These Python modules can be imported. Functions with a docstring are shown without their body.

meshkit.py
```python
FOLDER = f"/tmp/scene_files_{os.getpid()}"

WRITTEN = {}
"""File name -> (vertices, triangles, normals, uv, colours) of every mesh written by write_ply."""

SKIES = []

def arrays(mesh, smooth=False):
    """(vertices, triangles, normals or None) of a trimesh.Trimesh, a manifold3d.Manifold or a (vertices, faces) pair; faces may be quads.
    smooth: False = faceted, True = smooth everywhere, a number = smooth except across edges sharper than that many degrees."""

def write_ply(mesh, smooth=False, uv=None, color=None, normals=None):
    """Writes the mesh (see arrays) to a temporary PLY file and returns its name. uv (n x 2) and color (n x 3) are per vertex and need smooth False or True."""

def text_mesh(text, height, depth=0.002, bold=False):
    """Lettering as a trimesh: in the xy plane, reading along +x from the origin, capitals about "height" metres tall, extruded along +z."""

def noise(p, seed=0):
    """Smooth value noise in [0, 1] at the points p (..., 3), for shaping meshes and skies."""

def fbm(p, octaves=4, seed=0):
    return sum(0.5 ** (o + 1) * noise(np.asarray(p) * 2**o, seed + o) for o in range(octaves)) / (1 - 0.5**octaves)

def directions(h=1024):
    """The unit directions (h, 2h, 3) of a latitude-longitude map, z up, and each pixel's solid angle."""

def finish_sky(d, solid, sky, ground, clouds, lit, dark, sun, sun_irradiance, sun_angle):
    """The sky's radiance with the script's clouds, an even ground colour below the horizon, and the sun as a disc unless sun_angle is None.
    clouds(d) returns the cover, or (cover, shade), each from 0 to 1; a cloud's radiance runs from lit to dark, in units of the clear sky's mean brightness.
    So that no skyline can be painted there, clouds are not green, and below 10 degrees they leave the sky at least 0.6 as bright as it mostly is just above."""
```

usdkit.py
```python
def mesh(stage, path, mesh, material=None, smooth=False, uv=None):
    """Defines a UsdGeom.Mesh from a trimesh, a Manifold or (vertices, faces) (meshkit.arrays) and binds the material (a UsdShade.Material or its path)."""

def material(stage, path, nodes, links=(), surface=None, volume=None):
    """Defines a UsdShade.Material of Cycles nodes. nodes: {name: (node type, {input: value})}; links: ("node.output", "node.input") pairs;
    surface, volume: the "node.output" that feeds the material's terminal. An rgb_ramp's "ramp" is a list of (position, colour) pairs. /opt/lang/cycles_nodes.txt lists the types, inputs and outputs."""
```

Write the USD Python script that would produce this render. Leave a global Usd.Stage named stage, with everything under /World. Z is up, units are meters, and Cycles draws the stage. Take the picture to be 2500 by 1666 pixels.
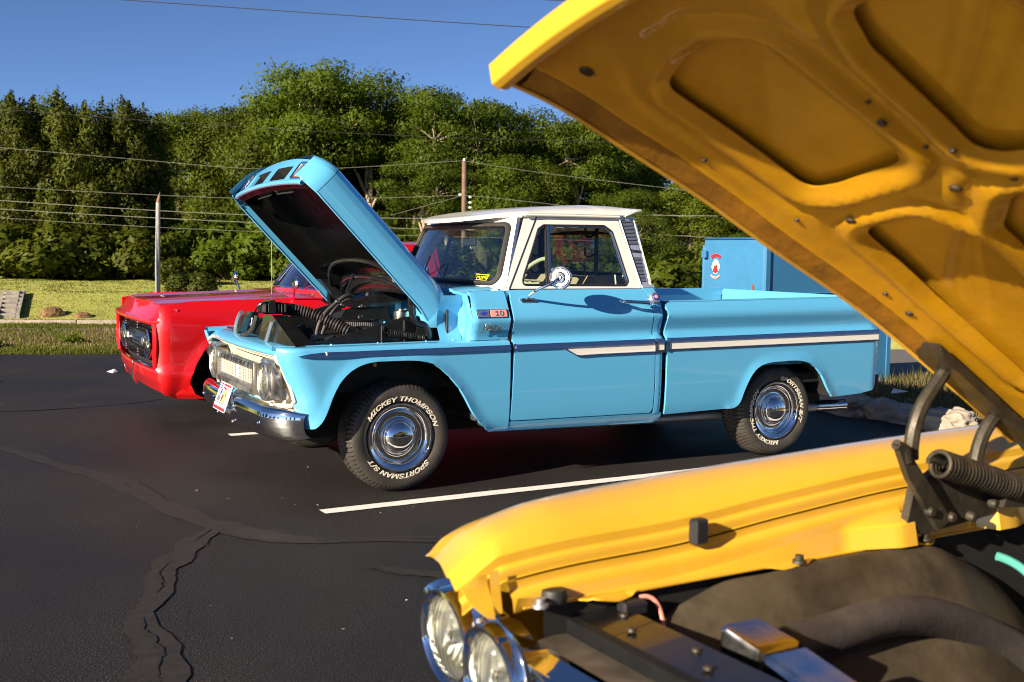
import math, numpy as np, trimesh, usdkit, meshkit
from pxr import Usd, UsdGeom, UsdLux, UsdShade, Gf, Sdf, Vt
from shapely.geometry import Polygon, Point, LineString, MultiPoint
from shapely import affinity, contains_xy, union_all
from shapely.ops import unary_union
from scipy.spatial import Delaunay
from scipy.interpolate import PchipInterpolator

stage = Usd.Stage.CreateInMemory()
UsdGeom.SetStageUpAxis(stage, 'Z'); UsdGeom.SetStageMetersPerUnit(stage, 1.0)
W = '/World'; UsdGeom.Xform.Define(stage, W); UsdGeom.Scope.Define(stage, W + '/Looks')
A = np.array

# ---------------------------------------------------------------- camera, sky, sun, exposure
EYE = A([-2.4913, -6.0909, 1.4571]); YAW, PITCH, ROLL = 0.48390, 0.08050, 0.01290
fwd = A([math.sin(YAW) * math.cos(PITCH), math.cos(YAW) * math.cos(PITCH), -math.sin(PITCH)])
rgt = A([math.cos(YAW), -math.sin(YAW), 0.0]); up_ = np.cross(rgt, fwd)
RGT = math.cos(ROLL) * rgt + math.sin(ROLL) * up_; UPV = -math.sin(ROLL) * rgt + math.cos(ROLL) * up_
cam = UsdGeom.Camera.Define(stage, W + '/camera')
mm = Gf.Matrix4d(1.0)
for i, row in enumerate((RGT, UPV, -fwd, EYE)):
    mm.SetRow(i, Gf.Vec4d(*map(float, row), 1.0 if i == 3 else 0.0))
cam.AddTransformOp().Set(mm)
cam.CreateHorizontalApertureAttr(36.0); cam.CreateVerticalApertureAttr(36.0 * 682 / 1024)
cam.CreateFocalLengthAttr(36.0 * 2717.86 / 2500)
cam.CreateFStopAttr(5.6); cam.CreateFocusDistanceAttr(6.9)
cam.CreateClippingRangeAttr((0.05, 5000.0))
cam.CreateExposureAttr(1.33)

SUN = A([-2.45, -0.72, 1.0]); SUN = SUN / np.linalg.norm(SUN)
SUN_ELEV = math.asin(SUN[2]); SUN_ROT = math.atan2(SUN[0], SUN[1])
dome = UsdLux.DomeLight.Define(stage, W + '/sky')
sky_mat = usdkit.material(stage, W + '/Looks/sky_light', {
    's': ('sky_texture', {'sky_type': 'single_scattering', 'sun_disc': False, 'sun_elevation': SUN_ELEV, 'sun_rotation': SUN_ROT,
                          'altitude': 200.0, 'air_density': 0.4, 'aerosol_density': 0.15, 'ozone_density': 4.0}),
    'b': ('background_shader', {'strength': 0.06})}, [('s.color', 'b.color')], surface='b.background')
UsdShade.MaterialBindingAPI.Apply(dome.GetPrim()).Bind(sky_mat)
dome.GetPrim().SetCustomDataByKey('kind', 'structure')
sun = UsdLux.DistantLight.Define(stage, W + '/sun')
sun.CreateIntensityAttr(1.2); sun.CreateAngleAttr(0.53); sun.CreateColorAttr(Gf.Vec3f(1.0, 0.86, 0.66))
sun.GetPrim().CreateAttribute('inputs:normalize', Sdf.ValueTypeNames.Bool).Set(True)
zax = SUN; xax = np.cross([0, 0, 1.0], zax); xax /= np.linalg.norm(xax); yax = np.cross(zax, xax)
sm = Gf.Matrix4d(1.0)
for i, row in enumerate((xax, yax, zax)):
    sm.SetRow(i, Gf.Vec4d(*map(float, row), 0.0))
sun.AddTransformOp().Set(sm)

# ---------------------------------------------------------------- helpers: prims
COUNT = {}
def numbered(parent, name):
    k = COUNT.get((parent, name), 0); COUNT[(parent, name)] = k + 1
    return f'{parent}/{name}' + (f'_{k:03d}' if k else '')

def tag(path, **cd):
    p = stage.GetPrimAtPath(path)
    for k, v in cd.items():
        if v:
            p.SetCustomDataByKey({'cat': 'category'}.get(k, k), v)
    return path

def thing(name, label, cat, loc=(0, 0, 0), rotz=0.0, scale=None, group=None):
    path = numbered(W, name)
    x = UsdGeom.Xform.Define(stage, path)
    x.AddTranslateOp().Set(Gf.Vec3d(*map(float, loc))); x.AddRotateZOp().Set(float(rotz))
    if scale is not None:
        x.AddScaleOp().Set(Gf.Vec3f(*map(float, scale)))
    return tag(path, label=label, cat=cat, group=group)

def copy_of(src, name, label, cat, loc, rotz, scale=None, group=None):
    path = thing(name, label, cat, loc, rotz, scale, group)
    p = stage.GetPrimAtPath(path); p.GetReferences().AddInternalReference(src); p.SetInstanceable(True)
    return path

def put(name, mesh, mat, parent=W, smooth=35, **cd):
    path = numbered(parent, name)
    if isinstance(mesh, list):
        mesh = join(mesh)
    if not isinstance(mesh, trimesh.Trimesh):
        mesh = trimesh.Trimesh(A(mesh[0], float), A(mesh[1], int), process=False)
    usdkit.mesh(stage, path, mesh, MAT[mat], smooth=smooth)
    return tag(path, **cd)

def struct(name, mesh, mat, smooth=35, kind='structure', **cd):
    return put(name, mesh, mat, W, smooth, kind=kind, **cd)

# ---------------------------------------------------------------- helpers: shapes, all return (V, F)
def tri(f):
    f = A(f, int)
    return f if f.shape[1] == 3 else np.vstack([f[:, [0, 1, 2]], f[:, [0, 2, 3]]])

def join(ms):
    V, F, n = [], [], 0
    for m in ms:
        v, f = (m.vertices, m.faces) if isinstance(m, trimesh.Trimesh) else m
        V.append(A(v, float)); F.append(tri(f) + n); n += len(v)
    return np.vstack(V), np.vstack(F)

def mirror(m, y=1.0):
    v, f = A(m[0], float).copy(), tri(m[1])
    v[:, 1] = 2 * y - v[:, 1]
    return v, f[:, ::-1]

def move(m, d):
    return A(m[0]) + A(d, float), m[1]

def hull(pts):
    h = trimesh.Trimesh(A(pts, float), process=False).convex_hull if False else trimesh.convex.convex_hull(A(pts, float))
    return A(h.vertices), A(h.faces)

def box(lo, hi, b=0.004):
    lo, hi = A(lo, float), A(hi, float)
    b = min(b, 0.45 * (hi - lo).min())
    p = []
    for i in (0, 1):
        for j in (0, 1):
            for k in (0, 1):
                c = A([(lo, hi)[i][0], (lo, hi)[j][1], (lo, hi)[k][2]]); s = A([1 - 2 * i, 1 - 2 * j, 1 - 2 * k]) * b
                for q in ((s[0], s[1], 0), (s[0], 0, s[2]), (0, s[1], s[2])):
                    p.append(c + q)
    return hull(p)

def frame(m, o, ex, ey, ez=None):
    ex, ey = A(ex, float), A(ey, float)
    ez = np.cross(ex, ey) if ez is None else A(ez, float)
    v, f = (m.vertices, m.faces) if isinstance(m, trimesh.Trimesh) else m
    v = A(v, float); q = A(o, float) + v[:, :1] * ex + v[:, 1:2] * ey + v[:, 2:3] * ez
    return q, (tri(f) if np.dot(np.cross(ex, ey), ez) > 0 else tri(f)[:, ::-1])

def obox(o, ex, ey, ez, size, b=0.003):
    s = A(size, float) / 2
    n = lambda a: A(a, float) / np.linalg.norm(a)
    return frame(box(-s, s, b), o, n(ex), n(ey), n(ez))

def tube(pts, r, n=10, cap=True, closed=False):
    p = A(pts, float); m = len(p)
    r = np.broadcast_to(A(r, float), (m,))
    t = (np.roll(p, -1, 0) - np.roll(p, 1, 0)) if closed else np.gradient(p, axis=0)
    t = t / (np.linalg.norm(t, axis=1, keepdims=True) + 1e-12)
    a = np.cross(t[0], [0, 0, 1.0] if abs(t[0][2]) < .9 else [1.0, 0, 0]); a /= np.linalg.norm(a)
    an = np.arange(n) * 2 * np.pi / n; V = []
    for i in range(m):
        a = a - t[i] * np.dot(a, t[i]); a /= np.linalg.norm(a) + 1e-12
        b = np.cross(t[i], a)
        V.append(p[i] + r[i] * (np.cos(an)[:, None] * a + np.sin(an)[:, None] * b))
    V = np.vstack(V); F = []
    for i in range(m if closed else m - 1):
        i2 = (i + 1) % m
        for j in range(n):
            k = (j + 1) % n
            F.append((i * n + j, i * n + k, i2 * n + k, i2 * n + j))
    F = tri(F)
    if cap and not closed:
        V = np.vstack([V, p[:1], p[-1:]]); c0, c1 = m * n, m * n + 1
        F = np.vstack([F, [(c0, (j + 1) % n, j) for j in range(n)], [(c1, (m - 1) * n + j, (m - 1) * n + (j + 1) % n) for j in range(n)]])
    return V, F

def curve(pts, n=24):
    p = A(pts, float); d = np.r_[0, np.cumsum(np.linalg.norm(np.diff(p, axis=0), axis=1))]
    s = np.linspace(0, d[-1], n)
    if len(p) < 3:
        return np.stack([np.interp(s, d, p[:, k]) for k in range(p.shape[1])], 1)
    from scipy.interpolate import CubicSpline
    return np.stack([CubicSpline(d, p[:, k])(s) for k in range(p.shape[1])], 1)

def lathe(prof, o, axis, n=48):
    """prof: (radius, distance along axis) pairs; axis points where the distance grows."""
    pr = A(prof, float); ax = A(axis, float) / np.linalg.norm(axis)
    e1 = np.cross(ax, [0, 0, 1.0] if abs(ax[2]) < .9 else [1.0, 0, 0]); e1 /= np.linalg.norm(e1); e2 = np.cross(ax, e1)
    an = np.arange(n) * 2 * np.pi / n; m = len(pr)
    ring = np.cos(an)[:, None] * e1 + np.sin(an)[:, None] * e2
    V = (A(o, float) + pr[:, None, 1:2] * ax + pr[:, None, 0:1] * ring[None]).reshape(-1, 3)
    F = [(i * n + j, i * n + (j + 1) % n, (i + 1) * n + (j + 1) % n, (i + 1) * n + j) for i in range(m - 1) for j in range(n)]
    t = tri(F)
    area = np.linalg.norm(np.cross(V[t[:, 1]] - V[t[:, 0]], V[t[:, 2]] - V[t[:, 0]]), axis=1)
    return V, t[area > 1e-12][:, ::-1]

def rnd(pts, r=0.0, k=6):
    """a polygon with rounded corners"""
    g = Polygon(pts)
    return g if not r else g.buffer(-r, quad_segs=k).buffer(2 * r, quad_segs=k).buffer(-r, quad_segs=k)

def smooth_poly(pts, n=80):
    p = A(pts, float); q = np.vstack([p, p[:1]])
    d = np.r_[0, np.cumsum(np.linalg.norm(np.diff(q, axis=0), axis=1))]
    from scipy.interpolate import CubicSpline
    s = np.linspace(0, d[-1], n, endpoint=False)
    return Polygon(np.stack([CubicSpline(d, q[:, i], bc_type='periodic')(s) for i in (0, 1)], 1)).buffer(0)

def sheet(poly, f, res=0.03, th=0.0, flip=False, edge=None):
    """a curved panel: the plane region poly (u, v) carried to space by f(u, v), with thickness th against its normal."""
    edge = edge or res * 0.6
    pts = []
    polys = list(getattr(poly, 'geoms', [poly]))
    for g in polys:
        for ring in [g.exterior, *g.interiors]:
            c = A(ring.coords)[:-1]
            for a, b in zip(c, np.roll(c, -1, 0)):
                k = max(1, int(math.ceil(np.linalg.norm(b - a) / edge)))
                pts.append(a + (b - a) * (np.arange(k) / k)[:, None])
    bp = np.vstack(pts); x0, y0, x1, y1 = poly.bounds
    gx, gy = np.meshgrid(np.arange(x0 + res / 2, x1, res), np.arange(y0 + res / 2, y1, res)); gx = gx + (np.arange(gx.shape[0])[:, None] % 2) * res / 2
    g = np.stack([gx.ravel(), gy.ravel()], 1); inner = poly.buffer(-edge * 0.55)
    g = g[contains_xy(inner, g[:, 0], g[:, 1])] if not inner.is_empty else g[:0]
    P = np.vstack([bp, g]); P, inv = np.unique(np.round(P, 7), axis=0, return_inverse=True)
    T = Delaunay(P, qhull_options='QJ Pp').simplices
    c = P[T].mean(1); ar = np.cross(P[T[:, 1]] - P[T[:, 0]], P[T[:, 2]] - P[T[:, 0]])
    T = T[contains_xy(poly, c[:, 0], c[:, 1]) & (np.abs(ar) > 1e-9)]
    ar = np.cross(P[T[:, 1]] - P[T[:, 0]], P[T[:, 2]] - P[T[:, 0]]); T[ar < 0] = T[ar < 0][:, ::-1]
    V = A(f(P[:, 0], P[:, 1]), float)
    if flip:
        T = T[:, ::-1]
    if not th:
        return V, T
    nrm = np.zeros_like(V); fn = np.cross(V[T[:, 1]] - V[T[:, 0]], V[T[:, 2]] - V[T[:, 0]])
    for k in range(3):
        np.add.at(nrm, T[:, k], fn)
    nrm /= np.linalg.norm(nrm, axis=1, keepdims=True) + 1e-12
    B = V - nrm * th; n = len(V)
    e = np.vstack([T[:, [0, 1]], T[:, [1, 2]], T[:, [2, 0]]]); key = np.sort(e, 1)
    _, first, cnt = np.unique(key, axis=0, return_index=True, return_counts=True)
    be = e[first[cnt == 1]]
    side = np.vstack([np.stack([be[:, 1], be[:, 0], be[:, 0] + n], 1), np.stack([be[:, 1], be[:, 0] + n, be[:, 1] + n], 1)])
    return np.vstack([V, B]), np.vstack([T, T[:, ::-1] + n, side])

def flat(poly, o, ex, ey, th=0.003):
    """a flat plate: poly in the plane (ex, ey) at o, extruded by th along ex x ey"""
    out = []
    for g in getattr(poly, 'geoms', [poly]):
        if g.area > 1e-9:
            m = trimesh.creation.extrude_polygon(g, th, engine='earcut'); out.append(frame(m, o, ex, ey))
    return join(out)

def grid(f, us, vs, flip=False):
    u, v = np.meshgrid(us, vs, indexing='ij'); V = A(f(u.ravel(), v.ravel()), float); n = len(vs)
    i, j = np.meshgrid(np.arange(len(us) - 1), np.arange(n - 1), indexing='ij'); i, j = i.ravel(), j.ravel()
    F = np.stack([i * n + j, (i + 1) * n + j, (i + 1) * n + j + 1, i * n + j + 1], 1)
    return V, tri(F[:, ::-1] if flip else F)

def text(t, h, o, ex, ey, depth=0.003, bold=True, shear=0.0, width=None, center=True):
    m = meshkit.text_mesh(t, h, depth, bold); v = A(m.vertices, float)
    v[:, 0] += shear * v[:, 1]
    if width:
        v[:, 0] *= width / np.ptp(v[:, 0])
    if center:
        v[:, 0] -= (v[:, 0].max() + v[:, 0].min()) / 2
    return frame((v, m.faces), o, ex, ey)

def ring_text(t, h, R, phi, shear=0.25, squeeze=1.0, y=0.0):
    """lettering round a wheel in the x-z plane, read from -y, tops outward; phi (degrees clockwise from the top) is its middle"""
    m = meshkit.text_mesh(t, h, 0.004, True); v = A(m.vertices, float)
    v[:, 0] += shear * v[:, 1]; v[:, 0] = (v[:, 0] - (v[:, 0].max() + v[:, 0].min()) / 2) * squeeze
    a = math.radians(phi) + v[:, 0] / R; r = R + v[:, 1]
    return np.stack([r * np.sin(a), y - v[:, 2], r * np.cos(a)], 1), A(m.faces)

def pch(pts):
    p = A(sorted(pts), float)
    return PchipInterpolator(p[:, 0], p[:, 1], extrapolate=True)

# ---------------------------------------------------------------- materials
MAT = {}
def mat(name, nodes, links, surface):
    MAT[name] = usdkit.material(stage, f'{W}/Looks/{name}', nodes, links, surface=surface)

def simple(name, col, rough=0.5, metal=0.0, coat=0.0, spec=0.5, bump=None, var=0.0, vscale=8.0, rvar=0.0, **kw):
    n = {'p': ('principled_bsdf', {'base_color': col, 'roughness': rough, 'metallic': metal, 'coat_weight': coat, 'coat_roughness': 0.03, 'specular_ior_level': spec, **kw})}
    l = []
    if bump or var or rvar:
        n['c'] = ('texture_coordinate', {})
    if bump:
        n['bn'] = ('noise_texture', {'scale': bump[0], 'detail': 4.0}); n['bu'] = ('bump', {'strength': bump[1], 'distance': bump[2] if len(bump) > 2 else 0.01})
        l += [('c.object', 'bn.vector'), ('bn.fac', 'bu.height'), ('bu.normal', 'p.normal')]
    if var:
        n['vn'] = ('noise_texture', {'scale': vscale, 'detail': 5.0, 'roughness': 0.65})
        lo = [max(0, x * (1 - var)) for x in col]; hi = [min(1, x * (1 + var)) for x in col]
        n['vr'] = ('rgb_ramp', {'ramp': [(0.3, lo), (0.7, hi)]})
        l += [('c.object', 'vn.vector'), ('vn.fac', 'vr.fac'), ('vr.color', 'p.base_color')]
    if rvar:
        n['rn'] = ('noise_texture', {'scale': 14.0, 'detail': 5.0}); n['rm'] = ('map_range', {'from_min': 0.35, 'from_max': 0.7, 'to_min': rough, 'to_max': rough + rvar})
        l += [('c.object', 'rn.vector'), ('rn.fac', 'rm.value'), ('rm.result', 'p.roughness')]
    mat(name, n, l, 'p.BSDF')

simple('blue_paint', (0.10, 0.40, 0.66), 0.32, coat=1.0, bump=(3.0, 0.02, 0.02))
simple('white_paint', (0.80, 0.76, 0.68), 0.35, coat=0.8)
simple('cream_paint', (0.78, 0.70, 0.55), 0.4, coat=0.5)
simple('red_paint', (0.52, 0.003, 0.005), 0.32, coat=1.0, bump=(3.0, 0.02, 0.02))
simple('yellow_paint', (0.74, 0.415, 0.030), 0.34, coat=1.0, var=0.06, vscale=5.0, rvar=0.15)
simple('yellow_grime_shade', (0.24, 0.105, 0.006), 0.5, var=0.4, vscale=16.0, bump=(60.0, 0.15), rvar=0.2)  # mottled brown grime; the edge strip's weaker bounce light is also darkened in
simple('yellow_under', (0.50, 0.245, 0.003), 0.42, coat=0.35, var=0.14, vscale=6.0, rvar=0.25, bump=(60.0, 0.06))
simple('chrome', (0.80, 0.80, 0.82), 0.04, metal=1.0, rvar=0.05)
simple('dull_metal', (0.20, 0.17, 0.13), 0.5, metal=0.8, var=0.3, vscale=18.0, rvar=0.2)
simple('aluminium', (0.62, 0.60, 0.56), 0.26, metal=1.0, rvar=0.2, var=0.12, vscale=20.0)
simple('cast_aluminium', (0.72, 0.72, 0.74), 0.14, metal=1.0, rvar=0.18, bump=(18.0, 0.1))
simple('black_paint', (0.008, 0.008, 0.009), 0.22, coat=0.5, rvar=0.2)
simple('black_satin', (0.006, 0.006, 0.0065), 0.45, spec=0.3, rvar=0.2)
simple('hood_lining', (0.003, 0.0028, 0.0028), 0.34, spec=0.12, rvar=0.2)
simple('underbody', (0.008, 0.008, 0.008), 0.8)
simple('rubber', (0.018, 0.017, 0.016), 0.55, bump=(60.0, 0.1))
simple('hose_rubber', (0.045, 0.038, 0.036), 0.55, var=0.25, vscale=14.0, bump=(80.0, 0.12))
simple('wheelhouse_metal', (0.050, 0.038, 0.022), 0.55, var=0.45, vscale=7.0, bump=(30.0, 0.15), rvar=0.2)
simple('tyre_rubber', (0.044, 0.038, 0.032), 0.60, var=0.35, vscale=10.0, bump=(120.0, 0.15))
simple('tyre_letter', (0.72, 0.66, 0.54), 0.6, var=0.12, vscale=30.0)
simple('grey_steel', (0.45, 0.45, 0.47), 0.35, metal=0.8, rvar=0.2)
simple('hinge_metal', (0.050, 0.042, 0.030), 0.45, metal=0.5, var=0.4, vscale=20.0, rvar=0.25, bump=(50.0, 0.2))
simple('brass_tin', (0.62, 0.56, 0.44), 0.25, metal=1.0)
simple('interior_dark', (0.030, 0.032, 0.036), 0.7)
simple('interior_grey', (0.11, 0.115, 0.12), 0.6)
simple('seat_tan', (0.62, 0.43, 0.26), 0.6, bump=(40.0, 0.1))
simple('cream_plastic', (0.70, 0.62, 0.40), 0.35)
simple('orange_lens', (0.75, 0.16, 0.01), 0.12, coat=0.6)
simple('badge_pink', (0.80, 0.30, 0.24), 0.35)
simple('badge_blue', (0.02, 0.05, 0.30), 0.3)
simple('badge_silver', (0.42, 0.46, 0.62), 0.25, metal=0.8)
simple('louvre_silver', (0.46, 0.50, 0.60), 0.35, metal=0.5)
simple('ink_black', (0.015, 0.015, 0.02), 0.5)
simple('plate_white', (0.82, 0.80, 0.78), 0.4)
simple('plate_red', (0.70, 0.02, 0.03), 0.4)
simple('plate_blue', (0.03, 0.06, 0.42), 0.4)
simple('plate_tan', (0.72, 0.36, 0.14), 0.5, var=0.4, vscale=30.0)
simple('plate_brown', (0.10, 0.025, 0.01), 0.5)
simple('decal_yellow', (0.75, 0.72, 0.05), 0.5)
simple('decal_cream', (0.78, 0.70, 0.62), 0.5)
simple('dumpster_blue', (0.032, 0.165, 0.33), 0.5, var=0.10, vscale=2.5, bump=(3.0, 0.1, 0.03), rvar=0.15)
simple('green_paint', (0.10, 0.42, 0.36), 0.4)
simple('rust', (0.30, 0.06, 0.03), 0.8, var=0.4)
simple('wire_dark', (0.03, 0.03, 0.035), 0.6)
simple('wire_grey', (0.22, 0.22, 0.18), 0.6)
simple('pole_wood', (0.17, 0.10, 0.07), 0.85, var=0.3, vscale=3.0)
simple('pole_grey', (0.30, 0.28, 0.25), 0.75, var=0.25, vscale=3.0)
simple('insulator', (0.75, 0.74, 0.72), 0.3)
simple('bark_pale', (0.36, 0.28, 0.19), 0.9, var=0.3, vscale=3.0)
simple('bark', (0.15, 0.115, 0.08), 0.9, var=0.35, vscale=3.0, bump=(12.0, 0.4))
simple('concrete', (0.34, 0.29, 0.23), 0.9, var=0.3, vscale=4.0, bump=(14.0, 0.5))
simple('step_stone', (0.30, 0.27, 0.23), 0.9, var=0.3, vscale=3.0, bump=(8.0, 0.4))
simple('moss', (0.03, 0.07, 0.03), 0.9, var=0.4, vscale=5.0)
simple('hay', (0.22, 0.13, 0.06), 0.95, var=0.4, vscale=12.0, bump=(30.0, 0.6))
simple('litter', (0.78, 0.78, 0.78), 0.6)
simple('road_paint', (0.78, 0.74, 0.70), 0.6, var=0.12, vscale=30.0)
simple('grey_primer', (0.17, 0.165, 0.16), 0.55)

def glass(name, tint, mixf=1.25, base=0.0):
    mat(name, {'t': ('transparent_bsdf', {'color': tint}), 'g': ('glossy_bsdf', {'color': (0.95, 0.97, 1.0), 'roughness': 0.0}), 'f': ('fresnel', {'IOR': 1.5}),
               'm': ('math', {'math_type': 'multiply_add', 'value2': mixf, 'value3': base, 'use_clamp': True}), 'x': ('mix_closure', {})},
        [('f.fac', 'm.value1'), ('m.value', 'x.fac'), ('t.BSDF', 'x.closure1'), ('g.BSDF', 'x.closure2')], 'x.closure')
glass('pane', (0.62, 0.74, 0.72), 1.4, 0.03)
glass('screen_pane', (0.70, 0.82, 0.84), 1.3, 0.09)
glass('pane_clear', (0.80, 0.86, 0.84), 0.35)
simple('grille_cream', (0.70, 0.66, 0.58), 0.3, metal=0.5)
mat('lamp_glass', {'t': ('transparent_bsdf', {'color': (0.90, 0.92, 0.88)}), 'g': ('glossy_bsdf', {'color': (1, 1, 1), 'roughness': 0.03}), 'f': ('fresnel', {'IOR': 1.5}),
                   'c': ('texture_coordinate', {}), 'w': ('wave_texture', {'scale': 22.0, 'distortion': 0.6, 'bands_direction': 'y'}), 'b': ('bump', {'strength': 0.35, 'distance': 0.01}), 'x': ('mix_closure', {})},
    [('c.object', 'w.vector'), ('w.fac', 'b.height'), ('b.normal', 'g.normal'), ('b.normal', 'f.normal'), ('f.fac', 'x.fac'), ('t.BSDF', 'x.closure1'), ('g.BSDF', 'x.closure2')], 'x.closure')
simple('reflector', (0.90, 0.88, 0.82), 0.34, metal=1.0, bump=(30.0, 0.15))

# asphalt: dark sealed aggregate with small light stones and faint large patches
mat('asphalt', {
    'c': ('texture_coordinate', {}), 'n1': ('noise_texture', {'scale': 125.0, 'detail': 4.0, 'roughness': 0.75}), 'n2': ('noise_texture', {'scale': 0.7, 'detail': 5.0, 'roughness': 0.6}),
    'v': ('voronoi_texture', {'scale': 210.0, 'feature': 'f1'}), 'r1': ('rgb_ramp', {'ramp': [(0.36, (0.0050, 0.0044, 0.0048)), (0.50, (0.013, 0.0115, 0.0120)), (0.58, (0.040, 0.035, 0.034)), (0.70, (0.20, 0.175, 0.15))]}),
    'r2': ('rgb_ramp', {'ramp': [(0.3, (0.75, 0.75, 0.78)), (0.7, (1.15, 1.1, 1.05))]}), 'mx': ('mix', {'mix_type': 'multiply', 'fac': 1.0}),
    'b': ('bump', {'strength': 0.45, 'distance': 0.008}), 'mr': ('map_range', {'from_min': 0.3, 'from_max': 0.7, 'to_min': 0.50, 'to_max': 0.75}), 'p': ('principled_bsdf', {'specular_ior_level': 0.3})},
    [('c.object', 'n1.vector'), ('c.object', 'n2.vector'), ('c.object', 'v.vector'), ('n1.fac', 'r1.fac'), ('n2.fac', 'r2.fac'), ('r1.color', 'mx.color1'), ('r2.color', 'mx.color2'), ('mx.color', 'p.base_color'),
     ('v.distance', 'b.height'), ('b.normal', 'p.normal'), ('n2.fac', 'mr.value'), ('mr.result', 'p.roughness')], 'p.BSDF')
simple('crack_sealer', (0.027, 0.0225, 0.0195), 0.62, spec=0.3, var=0.3, vscale=20.0, bump=(90.0, 0.3, 0.006))
simple('crack_gap', (0.004, 0.004, 0.004), 0.9)
simple('old_asphalt', (0.12, 0.112, 0.105), 0.85, var=0.25, vscale=25.0, bump=(60.0, 0.5))
simple('road_grey', (0.085, 0.085, 0.09), 0.8, var=0.15, vscale=2.0)

def grass_mat(name, stops, s1=1.2, s2=22.0, bump=0.8):
    mat(name, {'c': ('texture_coordinate', {}), 'n1': ('noise_texture', {'scale': s1, 'detail': 6.0, 'roughness': 0.7}), 'n2': ('noise_texture', {'scale': s2, 'detail': 4.0, 'roughness': 0.7}),
               'm': ('mix_float', {'fac': 0.45}), 'r': ('rgb_ramp', {'ramp': stops}), 'b': ('bump', {'strength': bump, 'distance': 0.08}), 'p': ('principled_bsdf', {'roughness': 0.95, 'specular_ior_level': 0.1, 'sheen_weight': 0.5, 'sheen_roughness': 0.6, 'sheen_tint': (0.75, 0.80, 0.25)})},
        [('c.object', 'n1.vector'), ('c.object', 'n2.vector'), ('n1.fac', 'm.a'), ('n2.fac', 'm.b'), ('m.result', 'r.fac'), ('r.color', 'p.base_color'), ('n2.fac', 'b.height'), ('b.normal', 'p.normal')], 'p.BSDF')
grass_mat('lawn', [(0.30, (0.075, 0.085, 0.009)), (0.45, (0.13, 0.135, 0.013)), (0.56, (0.19, 0.145, 0.036)), (0.75, (0.16, 0.17, 0.017))], 0.30, 9.0)
grass_mat('dry_ground', [(0.3, (0.16, 0.12, 0.06)), (0.5, (0.34, 0.25, 0.13)), (0.7, (0.44, 0.33, 0.18))], 1.5, 30.0)

def leaf_mat(name, dark, light, trans=0.35):
    mat(name, {'g': ('geometry', {}), 'o': ('object_info', {}), 'r': ('rgb_ramp', {'ramp': [(0.0, dark), (0.6, light), (1.0, (light[0] * 1.5, light[1] * 1.2, light[2]))]}),
               'h': ('hsv', {'saturation': 1.0, 'fac': 1.0}), 'hv': ('map_range', {'from_min': 0.0, 'from_max': 1.0, 'to_min': 0.75, 'to_max': 1.2}),
               'd': ('principled_bsdf', {'roughness': 0.6, 'specular_ior_level': 0.25}), 't': ('translucent_bsdf', {}), 'x': ('mix_closure', {'fac': trans})},
        [('g.random_per_island', 'r.fac'), ('o.random', 'hv.value'), ('hv.result', 'h.value'), ('r.color', 'h.color'), ('h.color', 'd.base_color'), ('h.color', 't.color'), ('d.BSDF', 'x.closure1'), ('t.BSDF', 'x.closure2')], 'x.closure')
leaf_mat('leaf_broad', (0.090, 0.120, 0.006), (0.195, 0.235, 0.014), 0.45)
leaf_mat('leaf_airy', (0.090, 0.130, 0.007), (0.185, 0.240, 0.015), 0.5)
leaf_mat('leaf_hedge', (0.070, 0.085, 0.004), (0.175, 0.185, 0.010), 0.35)
leaf_mat('leaf_bright', (0.07, 0.09, 0.010), (0.16, 0.17, 0.018), 0.4)
leaf_mat('grass_blade', (0.11, 0.125, 0.014), (0.23, 0.225, 0.028), 0.4)
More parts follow.
